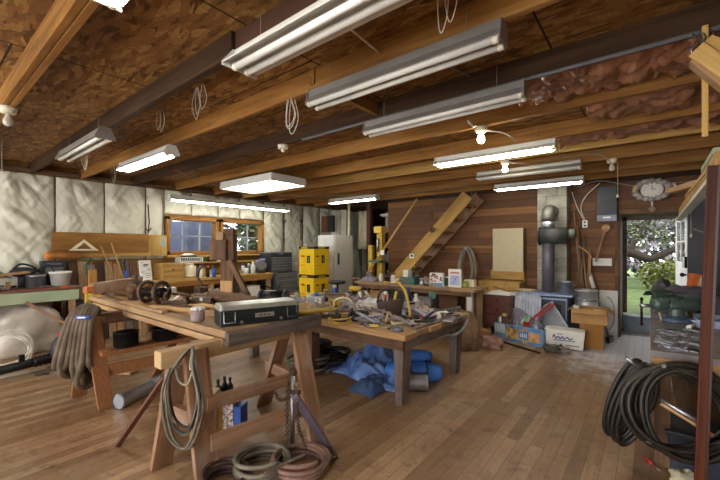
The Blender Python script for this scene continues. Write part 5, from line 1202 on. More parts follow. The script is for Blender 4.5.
taperoll('brown tape roll near the right edge of the low table', rt(450, 308), .055, .04, card); taperoll('grey tape roll at the front of the low table', rt(398, 331), .05, .035, grey); taperoll('black tape roll on the left boards of the low table', rt(330, 315), .045, .03, black)
t = T('wire_rack', 'dark wire basket at the back of the low table under the dotted carton', 'basket', rt(416, 306), R(15)); bk = MB()
for i in range(7): bk.box((-.12 + i * .04, -.1, .08), (.005, .005, .16)).box((-.12 + i * .04, .1, .08), (.005, .005, .16))
for z in (.005, .05, .1, .155): bk.box((0, -.1, z), (.25, .006, .006)).box((0, .1, z), (.25, .006, .006)).box((-.122, 0, z), (.006, .2, .006)).box((.122, 0, z), (.006, .2, .006))
bk.b('basket', blackm, t); MB().ball((0, 0, .06), (.1, .08, .06), 12, 8, .4).b('contents', purple, t)
rag('cream gloves crumpled at the back right of the low table', rt(446, 300), (.2, .16), cream, 33, .1, 'work_gloves', 'gloves')
book('purple flat manual under the bottles at table right', rt(443, 319), (.22, .28, .015), .3, purple); 
board(rt(420, 330, RT + .011), rt(452, 317, RT + .011), .05, .02, greyw, 'grey strip of wood along the right edge of the low table')
q = random.Random(44)
small = ['brass elbow fitting', 'grey pipe fitting', 'black plastic connector', 'cream wooden peg', 'rusty hinge plate', 'white plug']
cm = [mat('brass', 'a8843c', .4, .7), grey, black, cream, rust, white]
for i in range(18):
    k = i % 6; x = -1.15 + q.random() * 2.3; y = -.55 + q.random() * 1.1
    w_ = rot @ V((x, y, 0)) + cen; w_.z = RT
    mb = MB()
    if k in (0, 1): mb.tube([(-.04, 0, .016), (0, 0, .016), (.02, .02, .016), (.02, .05, .016)], .016, 8)
    elif k == 4: mb.box((0, 0, .004), (.08, .06, .008)).cyl((-.045, 0, .008), (.045, 0, .008), .008, 8)
    elif k == 3: mb.cyl((-.06, 0, .012), (.06, 0, .012), .012, 8)
    else: mb.box((0, 0, .016), (.05, .035, .032)).cyl((.02, 0, .016), (.06, 0, .016), .008, 8)
    mb.xf(M.Translation(w_) @ M.Rotation(q.uniform(0, 6), 4, 'Z')); mb.solo(small[k].replace(' ', '_'), cm[k], small[k] + ' lying loose among the tools of the low table', 'fitting', small[k] + 's in the low table clutter')
# under the low table
def tarp():
    c = (-2.42, 3.36)
    def fn(u, v):
        x = c[0] + (u - .5) * 1.0; y = c[1] + (v - .5) * .8
        e = max(0, 1 - (2 * abs(u - .5)) ** 2.5) * max(0, 1 - (2 * abs(v - .5)) ** 2.5)
        ridge = math.exp(-((u - .42) / .17) ** 2 - ((v - .6) / .25) ** 2) * .26
        f = abs(mn.noise(V((u * 4, v * 4, 2.2)))) * .16 + abs(mn.noise(V((u * 10, v * 9, 5)))) * .10 + abs(mn.noise(V((u * 20, v * 17, 8)))) * .03
        k = 1 + .2 * mn.noise(V((u * 2, v * 2, 9)))
        return (c[0] + (x - c[0]) * k, c[1] + (y - c[1]) * k, .008 + e ** .6 * (.05 + ridge + f))
    return MB().grid(fn, 60, 50, .004)
tarp().solo('tarpaulin', tarpb, 'bright blue tarpaulin bunched on the floor under the low table', 'tarpaulin')
t = T('tarpaulin_roll', 'light blue rolled tarpaulin tied with dark cords, right of the bunched one', 'tarpaulin', (-1.93, 3.33, 0), R(40))
lb = mat('light_blue_tarp', '3f74c4', .4, var=.25, scale=7, bump=.2)
MB().tube(spline([(-.3, 0, .1), (-.15, .01, .11), (0, 0, .1), (.15, -.01, .1), (.27, 0, .09)], 4), [.03, .08, .095, .1, .1, .095, .1, .098, .1, .1, .1, .1, .1, .1, .09, .09, .08], 14).b('roll', lb, t)
MB().tube(spline([(-.2, .1, .23), (0, .09, .24), (.2, .08, .23)], 4), [.05, .065, .07, .07, .07, .07, .07, .06, .05], 12).b('upper_roll', lb, t)
for x in (-.05, .12): MB().tube([(x, .112 * math.cos(a), .1 + .112 * math.sin(a)) for a in [2 * PI * k / 16 for k in range(16)]], .007, 5, closed=True).b('tie_cord', black, t)
p = P(408, 395, Z=0)
t = T('duct_piece', 'short wide silver duct lying behind the near table leg', 'pipe', (p.x - .03, p.y + .12, 0)); dv = V((.78, .62, 0)) * .15
c = V((0, 0, .085)); MB().tube([c - dv, c + dv], .083, 26, cap=False).tube([c + dv, c - dv], .079, 26, cap=False).b('duct', galv, t); MB().tube([c + dv * .9, c + dv], .0855, 26).b('rim', steel, t)
for i, (px, py, m, l) in enumerate(((316, 352, cordk, 'dark tangled cord heap under the left of the low table'), (330, 362, black, 'black cord coil on the floor before the blue tarpaulin'), (310, 366, hoseg, 'grey-green hose coil at the far left under the low table'))):
    coil(P(px, py, Z=.03), .2, 6, .016, m, l, 'cord_heap', 'cord', stack=.022, seed=i + 5, loose=.2)
rag('blue denim cloth fold left of the silver duct', P(372, 388, Z=0), (.3, .4), mat('denim', '3d5580', .8, var=.2), 41, .14)
bottle('green bottle at the right end of the tarpaulin', P(430, 378, Z=0), .045, .2, green, green)
# ================================================================= CHIMNEY AND STOVE
concrete = mat('chimney_block', '8f8c7e', .9, var=.25, scale=6, bump=.35, c2='a9a698')
a = P(537, 250, Y=6.62); b = P(567, 250, Y=6.62)
t = T('chimney', 'grey concrete block chimney column behind the black flue pipe', 'chimney', ((a.x + b.x) / 2, 6.785, 0)); w_ = b.x - a.x
ch = MB(); z = 0; i = 0
for i in range(12):
    for s in (-1, 1):
        k = .08 if i % 2 else -.08
        x0, x1 = (-w_ / 2, k) if s < 0 else (k, w_ / 2)
        ch.box(((x0 + x1) / 2, 0, i * .203 + .1), (x1 - x0 - .008, .33, .196))
ch.b('blocks', concrete, t, .006); MB().box((0, .0, 1.22), (w_ - .014, .316, 2.435)).b('mortar', mat('mortar', '6f6c62', .95), t)
x0, x1, y0, y1 = -1.56, -.9, 5.98, 6.44
t = T('wood_stove', 'blue-grey wood stove with flared top plate before the chimney', 'stove', ((x0 + x1) / 2, (y0 + y1) / 2, 0))
cx, cy = (x0 + x1) / 2, (y0 + y1) / 2
MB().box((0, 0, .4), (.58, .44, .52)).b('firebox', bluegrey, t, .012); MB().box((0, 0, .69), (.74, .56, .035)).b('top_plate', bluegrey, t, .012); MB().box((0, -.02, .66), (.62, .46, .02)).b('dark_gap', black, t)
dr = MB().box((.1, -.232, .42), (.34, .025, .4)).b('door', dgrey, t, .008); MB().box((.1, -.248, .44), (.24, .012, .24)).b('door_panel', blackm, dr, .004); MB().cyl((-.04, -.26, .42), (-.04, -.26, .5), .01).b('door_handle', steel, dr)
for sx_ in (-1, 1):
    for sy_ in (-1, 1): MB().box((sx_ * .25, sy_ * .18, .075), (.05, .05, .15)).b('leg', blackm, t)
MB().lathe([(.02, 0), (.14, .01), (.15, .03), (.1, .04)], (-.3, -.08, .7), 20).b('swivel_plate', beige, t)
fx = P(549, 250, Y=6.36).x
t = T('stove_pipe', 'dark flue pipe with horizontal heat drum rising from the stove', 'pipe', (fx, 6.3, .71)); x, y = fx, 6.3
zt = P(549, 214, Y=6.3).z
MB().cyl((fx, y, .71), (fx, y, zt - .22), .088, 22).w('flue', mat('flue_grey', '6a6570', .5, .4, var=.2), t)
el = [(fx, y, zt - .12), (fx, y, zt - .04)] + [(fx, y + .1 - .1 * math.cos(a), zt - .04 + .1 * math.sin(a)) for a in (R(20), R(40), R(60), R(80))] + [(fx, y + .32, zt + .065)]
MB().tube(el, .096, 20).w('elbow', mat('elbow_grey', '77766f', .5, .6, var=.2), t); MB().cyl((fx, y, zt - .24), (fx, y, zt - .11), .094, 22).w('silver_collar', galv, t)
hz = P(549, 236, Y=6.3).z; hx0, hx1 = P(541, 236, Y=6.26).x, P(568, 236, Y=6.26).x
MB().cyl((hx0, y - .04, hz), (hx1, y - .04, hz), .125, 22).w('heat_drum', mat('drum_grey', '4a4b49', .55, .4, var=.25), t); MB().cyl((hx0 - .03, y - .04, hz), (hx0, y - .04, hz), .14, 22).w('drum_cap', mat('cap_black', '2a2b2a', .6), t); MB().cyl((hx1, y - .04, hz + .03), (hx1 + .1, y - .04, hz + .03), .07, 16).w('drum_outlet', mat('outlet_grey', '7c8378', .5, .5), t)
gr = MB()
for i in range(5): gr.cyl((hx0 - .035, y - .04, hz - .1 + i * .05), (hx0 - .032, y - .1, hz - .1 + i * .05), .012, 6)
gr.w('grille_bars', steel, t)
t = T('stock_pot', 'shiny steel pot standing on the right of the stove top', 'pot', (-.98, 6.12, .708)); MB().lathe([(.09, 0), (.095, .01), (.095, .17), (.1, .17), (.1, .18), (.09, .18), (.088, .02), (.001, .015)], n=22).b('body', steel, t); MB().tube([(.095, -.03, .13), (.13, 0, .13), (.095, .03, .13)], .006, 6).b('handle', steel, t)
t = T('corrugated_sheets', 'stack of pale corrugated sheets leaning on the stove front', 'sheet', (-1.52, 5.86, 0)); 
for k in range(2):
    MB().grid(lambda u, v, k=k: (-.2 + .44 * u + .02 * k, -.06 + .13 * v - .03 * k + .012 * math.sin(u * 62), .0 + .70 * v - .05 * k * v), 90, 6, .004).b('sheet', mat('corrugated_white', 'b5bac6', .4, .4), t)
# beige cabinet on the wall
a, b = P(493, 229, Y=6.74), P(523, 272, Y=6.74); cx = (a.x + b.x) / 2; w_ = b.x - a.x
t = T('wall_cabinet', 'beige metal cabinet mounted on the plank wall', 'cabinet', (cx, 6.85, b.z)); hh = a.z - b.z
MB().box((0, .005, hh / 2), (w_, .2, hh)).b('body', mat('cabinet_side', '6b5a45', .5), t, .004); dr = MB().box((0, -.105, hh / 2), (w_ + .01, .02, hh + .01)).b('door', beige, t, .005); MB().cyl((w_ * .4, -.13, hh * .4), (w_ * .4, -.115, hh * .4), .018, 12).b('lock', steel, dr)
a, b = P(597, 187, Y=6.88), P(617, 221, Y=6.88)
t = T('breaker_panel', 'black metal panel high on the wall left of the door', 'cabinet', ((a.x + b.x) / 2, 6.91, b.z)); w_, hh = b.x - a.x, a.z - b.z
MB().box((0, 0, hh / 2), (w_, .09, hh)).b('body', dgrey, t, .006); MB().box((0, -.05, .05), (w_, .012, .1)).b('lower_strip', mat('strip_grey', '5f6670', .4, .3), t, .003); MB().box((0, -.058, .06), (.1, .004, .02)).b('name_strip', alu, t)
p = P(585, 224, Y=6.94); t = T('wall_outlet', 'white double outlet box at the end of the two white cables', 'outlet', p); MB().box((0, 0, 0), (.07, .05, .12)).b('plate', white, t, .006)
for s in (-1, 1): MB().cyl((0, -.03, s * .028), (0, -.024, s * .028), .017, 12).b('socket', dgrey, t)
p = P(602, 262, Y=6.945); t = T('switch_plate', 'wide white plate with three switches on the wall left of the door', 'switch', p); MB().box((0, 0, 0), (.26, .018, .12)).b('plate', white, t, .005)
for i in (-1, 0, 1): MB().box((i * .075, -.016, 0), (.014, .02, .03)).b('toggle', ivory, t)
a = P(606, 228, Y=6.9); b = P(596, 262, Y=6.9)
t = T('wall_lever', 'brown wooden lever with round pale head fixed beside the switch plate', 'tool', a); MB().cyl((0, -.03, 0), (0, .05, 0), .055, 18).b('round_head', tanw, t); MB().beam((0, -.045, 0), (b.x - a.x, -.045, b.z - a.z), .03, .035, (0, 1, 0)).b('arm', redw, t, .004)
# clock
p = P(652, 190, Y=6.9); t = T('wall_clock', 'ornate white wall clock with pendulum above the door', 'clock', p, 0)
MB().lathe([(.12, -.02), (.14, 0), (.13, .02), (.115, .025)], n=28, rot=Euler((PI / 2, 0, 0))).b('case', ivory, t); MB().lathe([(.11, .024), (.11, .028)], n=28, rot=Euler((PI / 2, 0, 0))).b('dial', paper, t)
orn = MB(); q = random.Random(6)
for i in range(16):
    a = i * PI / 8; orn.ball((.17 * math.cos(a) * 1.15, -.02, .135 * math.sin(a)), (.05, .025, .042), 10, 7, .5, 3, i)
orn.b('carved_leaves', mat('silver_grey_carving', 'a39c98', .5, .2, var=.3), t)
MB().ball((-.2, -.03, .03), (.03, .015, .04), 8, 6).ball((-.19, -.03, .07), (.018, .015, .02), 8, 6).b('yellow_bird', yellow, t)
MB().tube(spline([(.19, -.02, .02), (.24, -.02, .07), (.26, -.02, .0), (.22, -.02, -.05)], 5), .016, 7).b('scroll', ivory, t)
MB().box((.0, -.034, .035), (.008, .004, .06)).b('minute_hand', black, t); MB().box((.02, -.034, .008), (.045, .004, .008)).b('hour_hand', black, t)
for i in range(12): MB().box((.09 * math.cos(i * PI / 6), -.03, .09 * math.sin(i * PI / 6)), (.009, .003, .009)).b('hour_mark', black, t)
pd = MB().box((0, -.02, -.19), (.018, .008, .12)).b('pendulum_rod', ivory, t); MB().box((0, -.02, -.28), (.07, .014, .07), Euler((0, PI / 4, 0))).b('diamond_bob', mat('bob_wood', '8d7a62', .5), pd)
# poles and sticks between chimney and door
q = random.Random(12)
sticks = [(572, 212, 585, .012, redw, 'reddish stick, leftmost in the bundle right of the chimney'), (575, 225, 588, .012, tanw, 'pale stick in the bundle right of the chimney'), (577, 228, 582, .014, oldw, 'dark thick stick in the bundle right of the chimney'),
          (583, 236, 577, .011, greyw, 'grey stick crossing the others right of the chimney'), (581, 250, 592, .01, tanw, 'short tan stick nearest the outlet'), (588, 248, 586, .013, redw, 'reddish stick rightmost behind the ash can')]
for i, (px, py, pb, r, m, lab) in enumerate(sticks):
    top = P(px + 2, py, Y=6.9); bot = V((P(pb, 338, Y=6.72).x, 6.70 - .03 * i, .0)); pole(bot, top, r, m, lab, 'stick', 'stick')
MB().tube(spline([P(578, 246, Y=6.85), P(586, 251, Y=6.83), P(591, 257, Y=6.82), P(590, 266, Y=6.82), V((P(590, 300, Y=6.75).x, 6.75, .0))], 6), .015, 8).solo('bent_stick', tanw, 'crooked tan stick bending over in the bundle by the chimney', 'stick')
t = T('push_broom', 'broom with white sleeve leaning between the ash can and the door trim', 'broom', (P(596, 335, Y=6.6).x, 6.6, 0))
a, b = V((P(610, 338, Y=6.55).x, 6.5, .02)), P(589, 272, Y=6.85); MB().tube([a, b], .014, 8).w('handle', grey, t); MB().tube([a + (b - a) * .75, a + (b - a) * .97], .03, 8).w('white_sleeve', white, t); MB().beam(a + V((-.02, -.1, .02)), a + V((.02, .1, .02)), .05, .08).w('head', blackm, t)
t = T('ash_can', 'tall grey-white metal can standing behind the cardboard boxes', 'can', (P(586, 300, Y=6.4).x, 6.4, 0))
MB().lathe([(.14, 0), (.145, .02), (.15, .5), (.155, .5), (.155, .52), (.15, .53), (.15, .74), (.155, .74), (.155, .76), (.14, .76), (.138, .7)], n=24).b('body', mat('can_white', 'b9bcc2', .4, .4, var=.12), t); MB().tube([(-.15, -.02, .66), (-.19, 0, .62), (-.15, .02, .58)], .007, 6).b('handle', steel, t); MB().lathe([(.156, .6), (.156, .62)], n=24).b('band', steel, t)
a, b = P(600, 338, Y=6.8), P(616, 338, Y=6.8)
t = T('flat_board', 'flat white panel leaning on the wall beside the door trim', 'panel', ((a.x + b.x) / 2, 6.84, 0)); MB().box((0, .04, .36), (.24, .02, .72), Euler((R(-6), 0, 0))).b('panel', white, t, .003); MB().tube([(.1 * math.cos(a_) - .02, .02 + .02 * math.sin(a_) , .36 + .26 * math.sin(a_)) for a_ in [PI * (i / 12 - .5) for i in range(13)]], .006, 5).b('curved_wire', greyw, t)
# ================================================================= BOXES IN FRONT OF THE STOVE
a = P(543, 348, Z=0); b = P(494, 338, Z=0); dv = a - b; ang = math.atan2(dv.y, dv.x); L = dv.length; m_ = (a + b) / 2; nrm = V((-math.sin(ang), math.cos(ang), 0))
c = m_ + nrm * .17
t = box_open('fruit_crate', 'colourful printed crate full of odds and ends before the stove', (c.x, c.y, 0), (L, .32, .25), ang, mat('crate_blue', '6f8fae', .6, var=.15), 'box')
MB().box((-.02, -.163, .12), (L * .42, .003, .2)).b('orange_print', mat('orange_print', 'c58a3a', .6, var=.45, scale=14, c2='d9b36a', bump=0), t)
MB().box((.2, -.163, .11), (L * .32, .003, .13)).b('orange_print', mat('peach_print', 'c99560', .6, var=.4, scale=14, bump=0), t)
st = MB()
for i in range(5): st.box((-L / 2 + .03 + i * .032, -.163, .17), (.016, .003, .13))
st.b('white_stripes', white, t)
MB().box((-.03, -.166, .215), (L * .28, .003, .03)).box((-.03, -.166, .03), (L * .28, .003, .03)).box((.09, -.166, .12), (.14, .003, .11)).box((.25, -.166, .215), (L * .25, .003, .03)).box((.25, -.166, .03), (L * .25, .003, .03)).b('blue_print', mat('blue_print', '3f7fb8', .6), t)
lt = MB()
for i, h_ in enumerate((.05, .07, .05, .06)): lt.box((.05 + i * .027, -.1685, .12), (.012, .003, h_))
lt.b('white_letters', white, t)
def cr(x, y, z=.0): return V((c.x, c.y, 0)) + V((math.cos(ang), math.sin(ang), 0)) * x + nrm * y + V((0, 0, z))
t = T('desk_fan', 'grey mesh fan disc standing in the left of the crate', 'fan', cr(-.12, .04, .012), ang + .5); MB().cyl((0, -.03, .3), (0, .03, .3), .16, 26).b('guard', purple, t); MB().cyl((0, 0, 0), (0, 0, .18), .03).b('stand', grey, t)
t = T('lamp_reflector', 'pale yellow lamp shade lying in the left end of the crate', 'lamp shade', cr(-.26, .02, .012), ang, None); MB().lathe([(.03, .1), (.05, .2), (.11, .36), (.115, .38), (.1, .37)], n=20).b('shade', mat('pale_yellow_shade', 'c9b878', .5), t); MB().cyl((0, 0, 0), (0, 0, .1), .03).b('neck', blackm, t)
t = T('folding_stand', 'bright red folding tubular frame sticking up from the crate', 'frame', cr(.12, 0, .012), ang)
for i, o in enumerate((-.03, .03)): MB().tube(spline([(-.08 + o, -.02 + i * .05, .0), (-.02 + o, -.02 + i * .05, .24), (.1 + o, .05, .4), (.26 + o, .12, .58)], 5), .014, 7).b('tube', red, t)
MB().box((-.07, -.02, .2), (.09, .05, .18), Euler((0, .3, 0))).b('red_plate', red, t, .006)
t = T('green_bag', 'green and silver foil packet in the middle of the crate', 'packet', cr(-.0, -.03, .012), ang + .3); MB().box((0, 0, .2), (.13, .05, .4), Euler((0, .45, 0)), taper=.8).b('packet', mat('foil_green', '3f7a55', .35, .3, var=.5, scale=12, c2='a9bfa8'), t, .012)
t = T('chrome_lamp', 'round silver lamp head in the right of the crate', 'lamp', cr(.22, -.05, .012), ang); MB().ball((0, 0, .23), (.09, .08, .09), 18, 12).b('head', mat('silver_purple', '8d8a9a', .3, .6, var=.3), t); MB().cyl((0, 0, 0), (0, 0, .16), .03).b('base', grey, t); MB().tube([(0, 0, .31), (.02, .02, .4)], .014, 7).b('knob', steel, t)
t = T('chrome_kettle', 'small shiny metal pot at the far left of the crate', 'pot', cr(-.31, -.08, .012), ang); MB().lathe([(.04, 0), (.045, .2), (.05, .3), (.03, .34)], n=16).b('body', steel, t)
MB().tube([cr(-.17, .1, .012), cr(-.16, .1, .4), cr(-.14, .12, .72)], .012, 7).solo('pale_stick', tanw, 'upright pale stick standing in the crate', 'stick')
MB().tube([cr(-.06, .11, .012), cr(-.1, .1, .45), cr(-.14, .14, .735), cr(-.3, .18, .70), cr(-.6, .24, .74)], .012, 7).solo('bent_rod', tanw, 'thin bent wooden rod sticking out of the crate to the left', 'rod')
# sheets and racks leaning behind the white box
p = P(556, 345, Z=0)
t = T('wire_rack', 'grey metal rack sheet leaning left behind the white printed box', 'rack', (p.x + .10, 5.86, .02), 0, rot=(R(-5), R(-33), R(-8)))
MB().box((0, 0, .3), (.34, .02, .56)).b('sheet', mat('dark_grey_sheet', '85888f', .45, .4, var=.2), t, .003); MB().box((-.17, -.012, .3), (.02, .02, .58)).box((.17, -.012, .3), (.02, .02, .58)).box((0, -.012, .58), (.34, .02, .02)).b('edge_frame', galv, t)
t = T('metal_tray', 'second grey metal tray leaning over the white printed box', 'tray', (p.x + .26, 5.90, .02), rot=(R(-5), R(-44), R(-10))); MB().box((0, 0, .26), (.16, .02, .5)).b('tray', grey, t, .004); MB().box((-.085, -.01, .26), (.012, .04, .5)).box((.085, -.01, .26), (.012, .04, .5)).b('rim', galv, t)
t = T('round_dish', 'round grey dish resting on the back of the white printed box', 'dish', (P(576, 330, Z=.24).x, P(576, 345, Z=0).y + .3, .15), rot=(R(-35), R(20), 0)); MB().lathe([(.08, 0), (.15, .03), (.16, .04), (.14, .035), (.08, .01)], n=24).b('dish', purple, t); MB().lathe([(.16, .036), (.165, .044), (.155, .046)], n=24).b('rim', steel, t)
# white printed box
a = P(546, 347, Z=0); b = P(583, 352, Z=0); dv = b - a; ang2 = math.atan2(dv.y, dv.x); n2 = V((-math.sin(ang2), math.cos(ang2), 0)); c2_ = (a + b) / 2 + n2 * .13
t = T('printed_carton', 'white carton with blue script print on the floor before the stove', 'box', (c2_.x, c2_.y, 0), ang2); Lb = dv.length
MB().box((0, 0, .135), (Lb, .24, .25), taper=1.1).b('carton', paper, t, .004)
sc = MB(); sc.tube(spline([(-.14, -.129, .15), (-.12, -.13, .19), (-.1, -.13, .14), (-.07, -.13, .17), (-.05, -.13, .14), (-.02, -.13, .17), (0, -.13, .14), (.04, -.13, .17), (.06, -.13, .14), (.1, -.13, .16)], 5), .008, 5)
sc.b('blue_script', mat('script_blue', '4f5f9a', .6), t); MB().box((.0, -.129, .12), (.26, .003, .012)).b('underline', mat('script_line', '6a78a8', .6), t); MB().box((.1, -.126, .06), (.16, .003, .012)).b('small_print', grey, t)
MB().box((-.05, -.131, .205), (.07, .003, .012)).b('small_blue_print', mat('script_small', '6a78a8', .6), t)
p = P(553, 350, Z=.03); coil(p + V((-.02, -.02, 0)), .08, 6, .011, mat('grey_chain', '6a6660', .5, .5, var=.3), 'small grey cord coil on the floor before the white printed box', 'cord_coil', 'cord', stack=.012, seed=7, loose=.25); 
coil(P(565, 351, Z=.02) + V((0, -.03, 0)), .06, 4, .01, cordg, 'second small cord coil touching the white printed box', 'cord_coil', 'cord', stack=.012, seed=8, loose=.2)
# cardboard boxes
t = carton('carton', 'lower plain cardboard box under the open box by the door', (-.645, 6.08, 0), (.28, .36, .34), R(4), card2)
MB().box((.142, 0, .17), (.004, .3, .28)).b('white_side', paper, t)
t = box_open('open_carton', 'open cardboard box with flaps on top of the plain one', (-.67, 6.06, .341), (.42, .36, .2), R(3), card, flaps=.1)
t = carton('small_carton', 'small white carton inside the open cardboard box', (-.57, 6.08, .348), (.12, .2, .16), R(3), paper)
can('small white cup standing on the left rim side of the open box', (-.83, 6.0, .348), .04, .22, white, white, name='cup', cat='cup')
# flat board at the left of the crate on the floor
MB().tube(spline([P(474, 333, Z=.015), P(490, 338, Z=.015), P(510, 344, Z=.015), P(540, 353, Z=.015)], 5), .012, 7).solo('floor_strip', blackm, 'dark curved strip lying on the floor along the crate', 'strip')
board((-2.35, 5.62, .06), (-1.95, 5.75, .06), .3, .12, tanw, 'tan board lying on the floor at the left of the crate', bevel=.005)
# wire tangle on the drawers
mb = MB(); q = random.Random(9)
for i in range(5):
    o = V((-1.62, 5.62 + .0 * i, .0)); pts = [o + V((q.uniform(-.08, .08), q.uniform(-.05, .05), .35 * k / 3 + .02)) for k in range(4)] + [o + V((q.uniform(-.2, .2), q.uniform(-.05, .05), .5))]
    mb.tube(spline(pts, 4), .004, 5)
mb.solo('wire_tangle', greyw, 'tangle of thin grey wires standing between the drawer chest and crate', 'wire')

# ================================================================= RIGHT BENCH
RB = .75
t = T('right_bench', 'long cluttered bench along the right side toward the door', 'workbench', (.4, 4.4, 0))
MB().box((.42, 4.5, RB - .02), (.84, 3.1, .04)).w('bench_top', mat('bench_top_grey', '77716f', .55, var=.3, scale=6), t, .004); MB().box((.02, 4.5, RB - .1), (.035, 3.06, .12)).w('side_apron', redw, t, .004); MB().box((.42, 2.97, RB - .09), (.8, .03, .1)).w('front_apron', tanw, t, .004)
for y in (3.05, 4.5, 5.95):
    for x in (.06, .78): MB().box((x, y, (RB - .04) / 2), (.08, .08, RB - .04)).w('leg', goldl if (y < 4 and x > .5) else oldw, t, .004)
MB().box((.45, 4.5, .2), (.6, 2.8, .03)).w('lower_shelf', oldw, t, .004)
# vise
vp = P(673, 321, Z=RB); V0 = V((vp.x + .02, vp.y + .02, RB))
VS = len(bpy.data.objects); t = T('bench_vise', 'large green bench vise clamped to the bench edge beside the doorway', 'vise', V0, R(38.5 - 8)); vise = t
MB().lathe([(.16, 0), (.165, .02), (.13, .035), (.1, .06)], n=24).b('swivel_base', mat('vise_base_blue', '5a6a8a', .45, .3), t)
MB().lathe([(.085, .05), (.07, .09), (.075, .13)], n=18).tube([(-.09, 0, .18), (-.06, 0, .18), (.16, 0, .18), (.2, 0, .18), (.215, 0, .18)], [.07, .078, .078, .065, .03], 18).box((-.055, 0, .24), (.07, .16, .1)).box((.12, 0, .255), (.12, .09, .03)).b('fixed_body', vgreen, t, .006)
MB().box((-.15, 0, .24), (.08, .16, .1), shear=(.02, 0)).tube([(-.22, 0, .17), (-.19, 0, .17), (-.11, 0, .17)], [.05, .07, .065], 16).box((-.16, 0, .19), (.09, .11, .08)).b('moving_jaw', vgreen, t, .006); MB().box((-.113, 0, .275), (.014, .165, .035)).box((-.092, 0, .275), (.014, .165, .035)).b('jaw_plates', steel, t); MB().cyl((-.2, 0, .17), (.0, 0, .17), .045, 14).b('slide_bar', steel, t)
MB().grid(lambda u, v: (-.25 + .2 * u, -.1 + .2 * v, .3 + .03 * math.sin(u * PI) * math.sin(v * PI) - .05 * (abs(2 * v - 1) ** 3)), 10, 10, .006).b('jaw_cover', mat('dark_leaf_green', '2f3f34', .5), t)
MB().cyl((-.33, 0, .15), (-.2, 0, .15), .02).b('screw', steel, t); h_ = MB().cyl((-.32, 0, -.04), (-.32, 0, .22), .011, 8).b('handle_bar', blackm, t); MB().ball((-.32, 0, -.04), .018, 8, 6).ball((-.32, 0, .22), .018, 8, 6).b('handle_knobs', blackm, h_)
MB().box((.08, -.078, .18), (.13, .012, .06)).b('bright_green_plate', mat('vise_bright_green', '3f5a4a', .4), t, .004); MB().tube([(-.2, -.08, .1), (-.2, -.1, .05), (-.19, -.1, -.04)], .014, 7).b('brass_hook', mat('brass_part', '9a8a70', .4, .6), t)
bv = MB()
for i in range(3): bv.cyl((-.04 + .03 * i, -.09, .22), (-.04 + .03 * i, -.07, .22), .008, 6)
bv.b('bolts', steel, t)
vise.scale = (.86, .86, .86)
# covered heaps behind
def rb(px, py, z=RB): return P(px, py, Z=z)
t = T('covered_machine', 'rounded machine under a dark grey cover behind the vise', 'machine', (.33, 5.05, RB))
def fn(u, v):
    x = (u - .5) * .66; y = (v - .5) * .8; e = max(0, 1 - abs(2 * u - 1) ** 2.4) * max(0, 1 - abs(2 * v - 1) ** 2.4)
    return (x, y, .008 + .23 * e ** .55 + .05 * abs(mn.noise(V((u * 5, v * 5, 3)))) * e)
MB().grid(fn, 30, 30, .005).b('cover', mat('purple_grey_cover', '5c5966', .5, var=.3, scale=6, bump=.2), t); MB().box((0, 0, .1), (.4, .5, .2)).b('machine_body', dgrey, t, .01)
lump('dark rounded bundle left of the covered machine', (.12, 5.75, RB), (.11, .16, .16), tarpk, 21, 'dark_bundle', 'bundle', .3)
MB().prism([(-.1, 0), (.1, 0), (.02, .13)], .012, M.Translation((.2, 4.45, RB)) @ M.Rotation(R(40), 4, 'Z') @ M.Rotation(PI / 2, 4, 'X')).solo('pale_triangle', paper, 'pale triangular card standing before the dark covers', 'card')
t = T('orange_carton', 'orange and cream carton standing at the back of the right bench', 'box', (.41, 5.62, RB), R(20), rot=(0, R(8), R(20))); MB().box((0, 0, .17), (.2, .1, .34)).b('carton', mat('orange_print_card', 'cf6a34', .6), t, .003); MB().box((0, -.052, .19), (.1, .004, .26), Euler((0, .2, 0))).b('cream_band', cream, t)
t = T('black_board', 'tall black board standing beyond the right bench by the door', 'board', (.61, 6.75, 0)); MB().box((0, 0, 1.05), (.42, .04, 2.1)).b('panel', dgrey, t, .004); MB().box((0, -.025, 1.05), (.02, .01, 2.1)).b('rib', black, t); MB().tube(spline([(-.15, -.03, 1.65), (-.05, -.04, 1.6), (.08, -.03, 1.62), (.2, -.03, 1.7)], 5), .006, 5).b('wire', cordg, t)
t = T('pull_cord', 'white pull cord with a knob hanging before the black board', 'cord', P(691, 236, Y=6.3)); a = t.location; MB().cyl((0, 0, .03), (0, 0, 1.85 - a.z), .003, 5).b('cord', ivory, t); MB().lathe([(.004, -.02), (.014, -.012), (.01, .02), (.004, .03)], n=8).b('knob', ivory, t)
q = random.Random(23); lilm = mat('lilac_metal', '9c9aa8', .4, .4)
for i in range(56):
    px, py = q.uniform(662, 697), q.uniform(328, 352)
    p = rb(px, py); k = i % 4
    if p.y < 3.05: p.y = 3.08 + q.random() * .2
    mb = MB()
    if k == 0: mb.box((0, 0, .003), (.1, .05, .006))
    elif k == 1: mb.cyl((-.06, 0, .008), (.06, 0, .008), .008, 7)
    elif k == 2: mb.lathe([(.02, 0), (.035, 0), (.035, .008), (.02, .008)], n=14)
    else: mb.box((0, 0, .006), (.12, .016, .012))
    mb.xf(M.Translation(p) @ M.Rotation(q.uniform(0, 6), 4, 'Z'))
    mb.solo(['metal_scrap', 'metal_pin', 'washer', 'flat_bar'][k], [steel, galv, galv, lilm][k], ['small bright metal plate on the front of the right bench', 'short galvanized pin on the front of the right bench', 'galvanized washer on the front of the right bench', 'short lilac-grey flat bar on the front of the right bench'][k], 'metal part', ['metal plates on the right bench', 'metal pins on the right bench', 'washers on the right bench', 'flat bars on the right bench'][k])
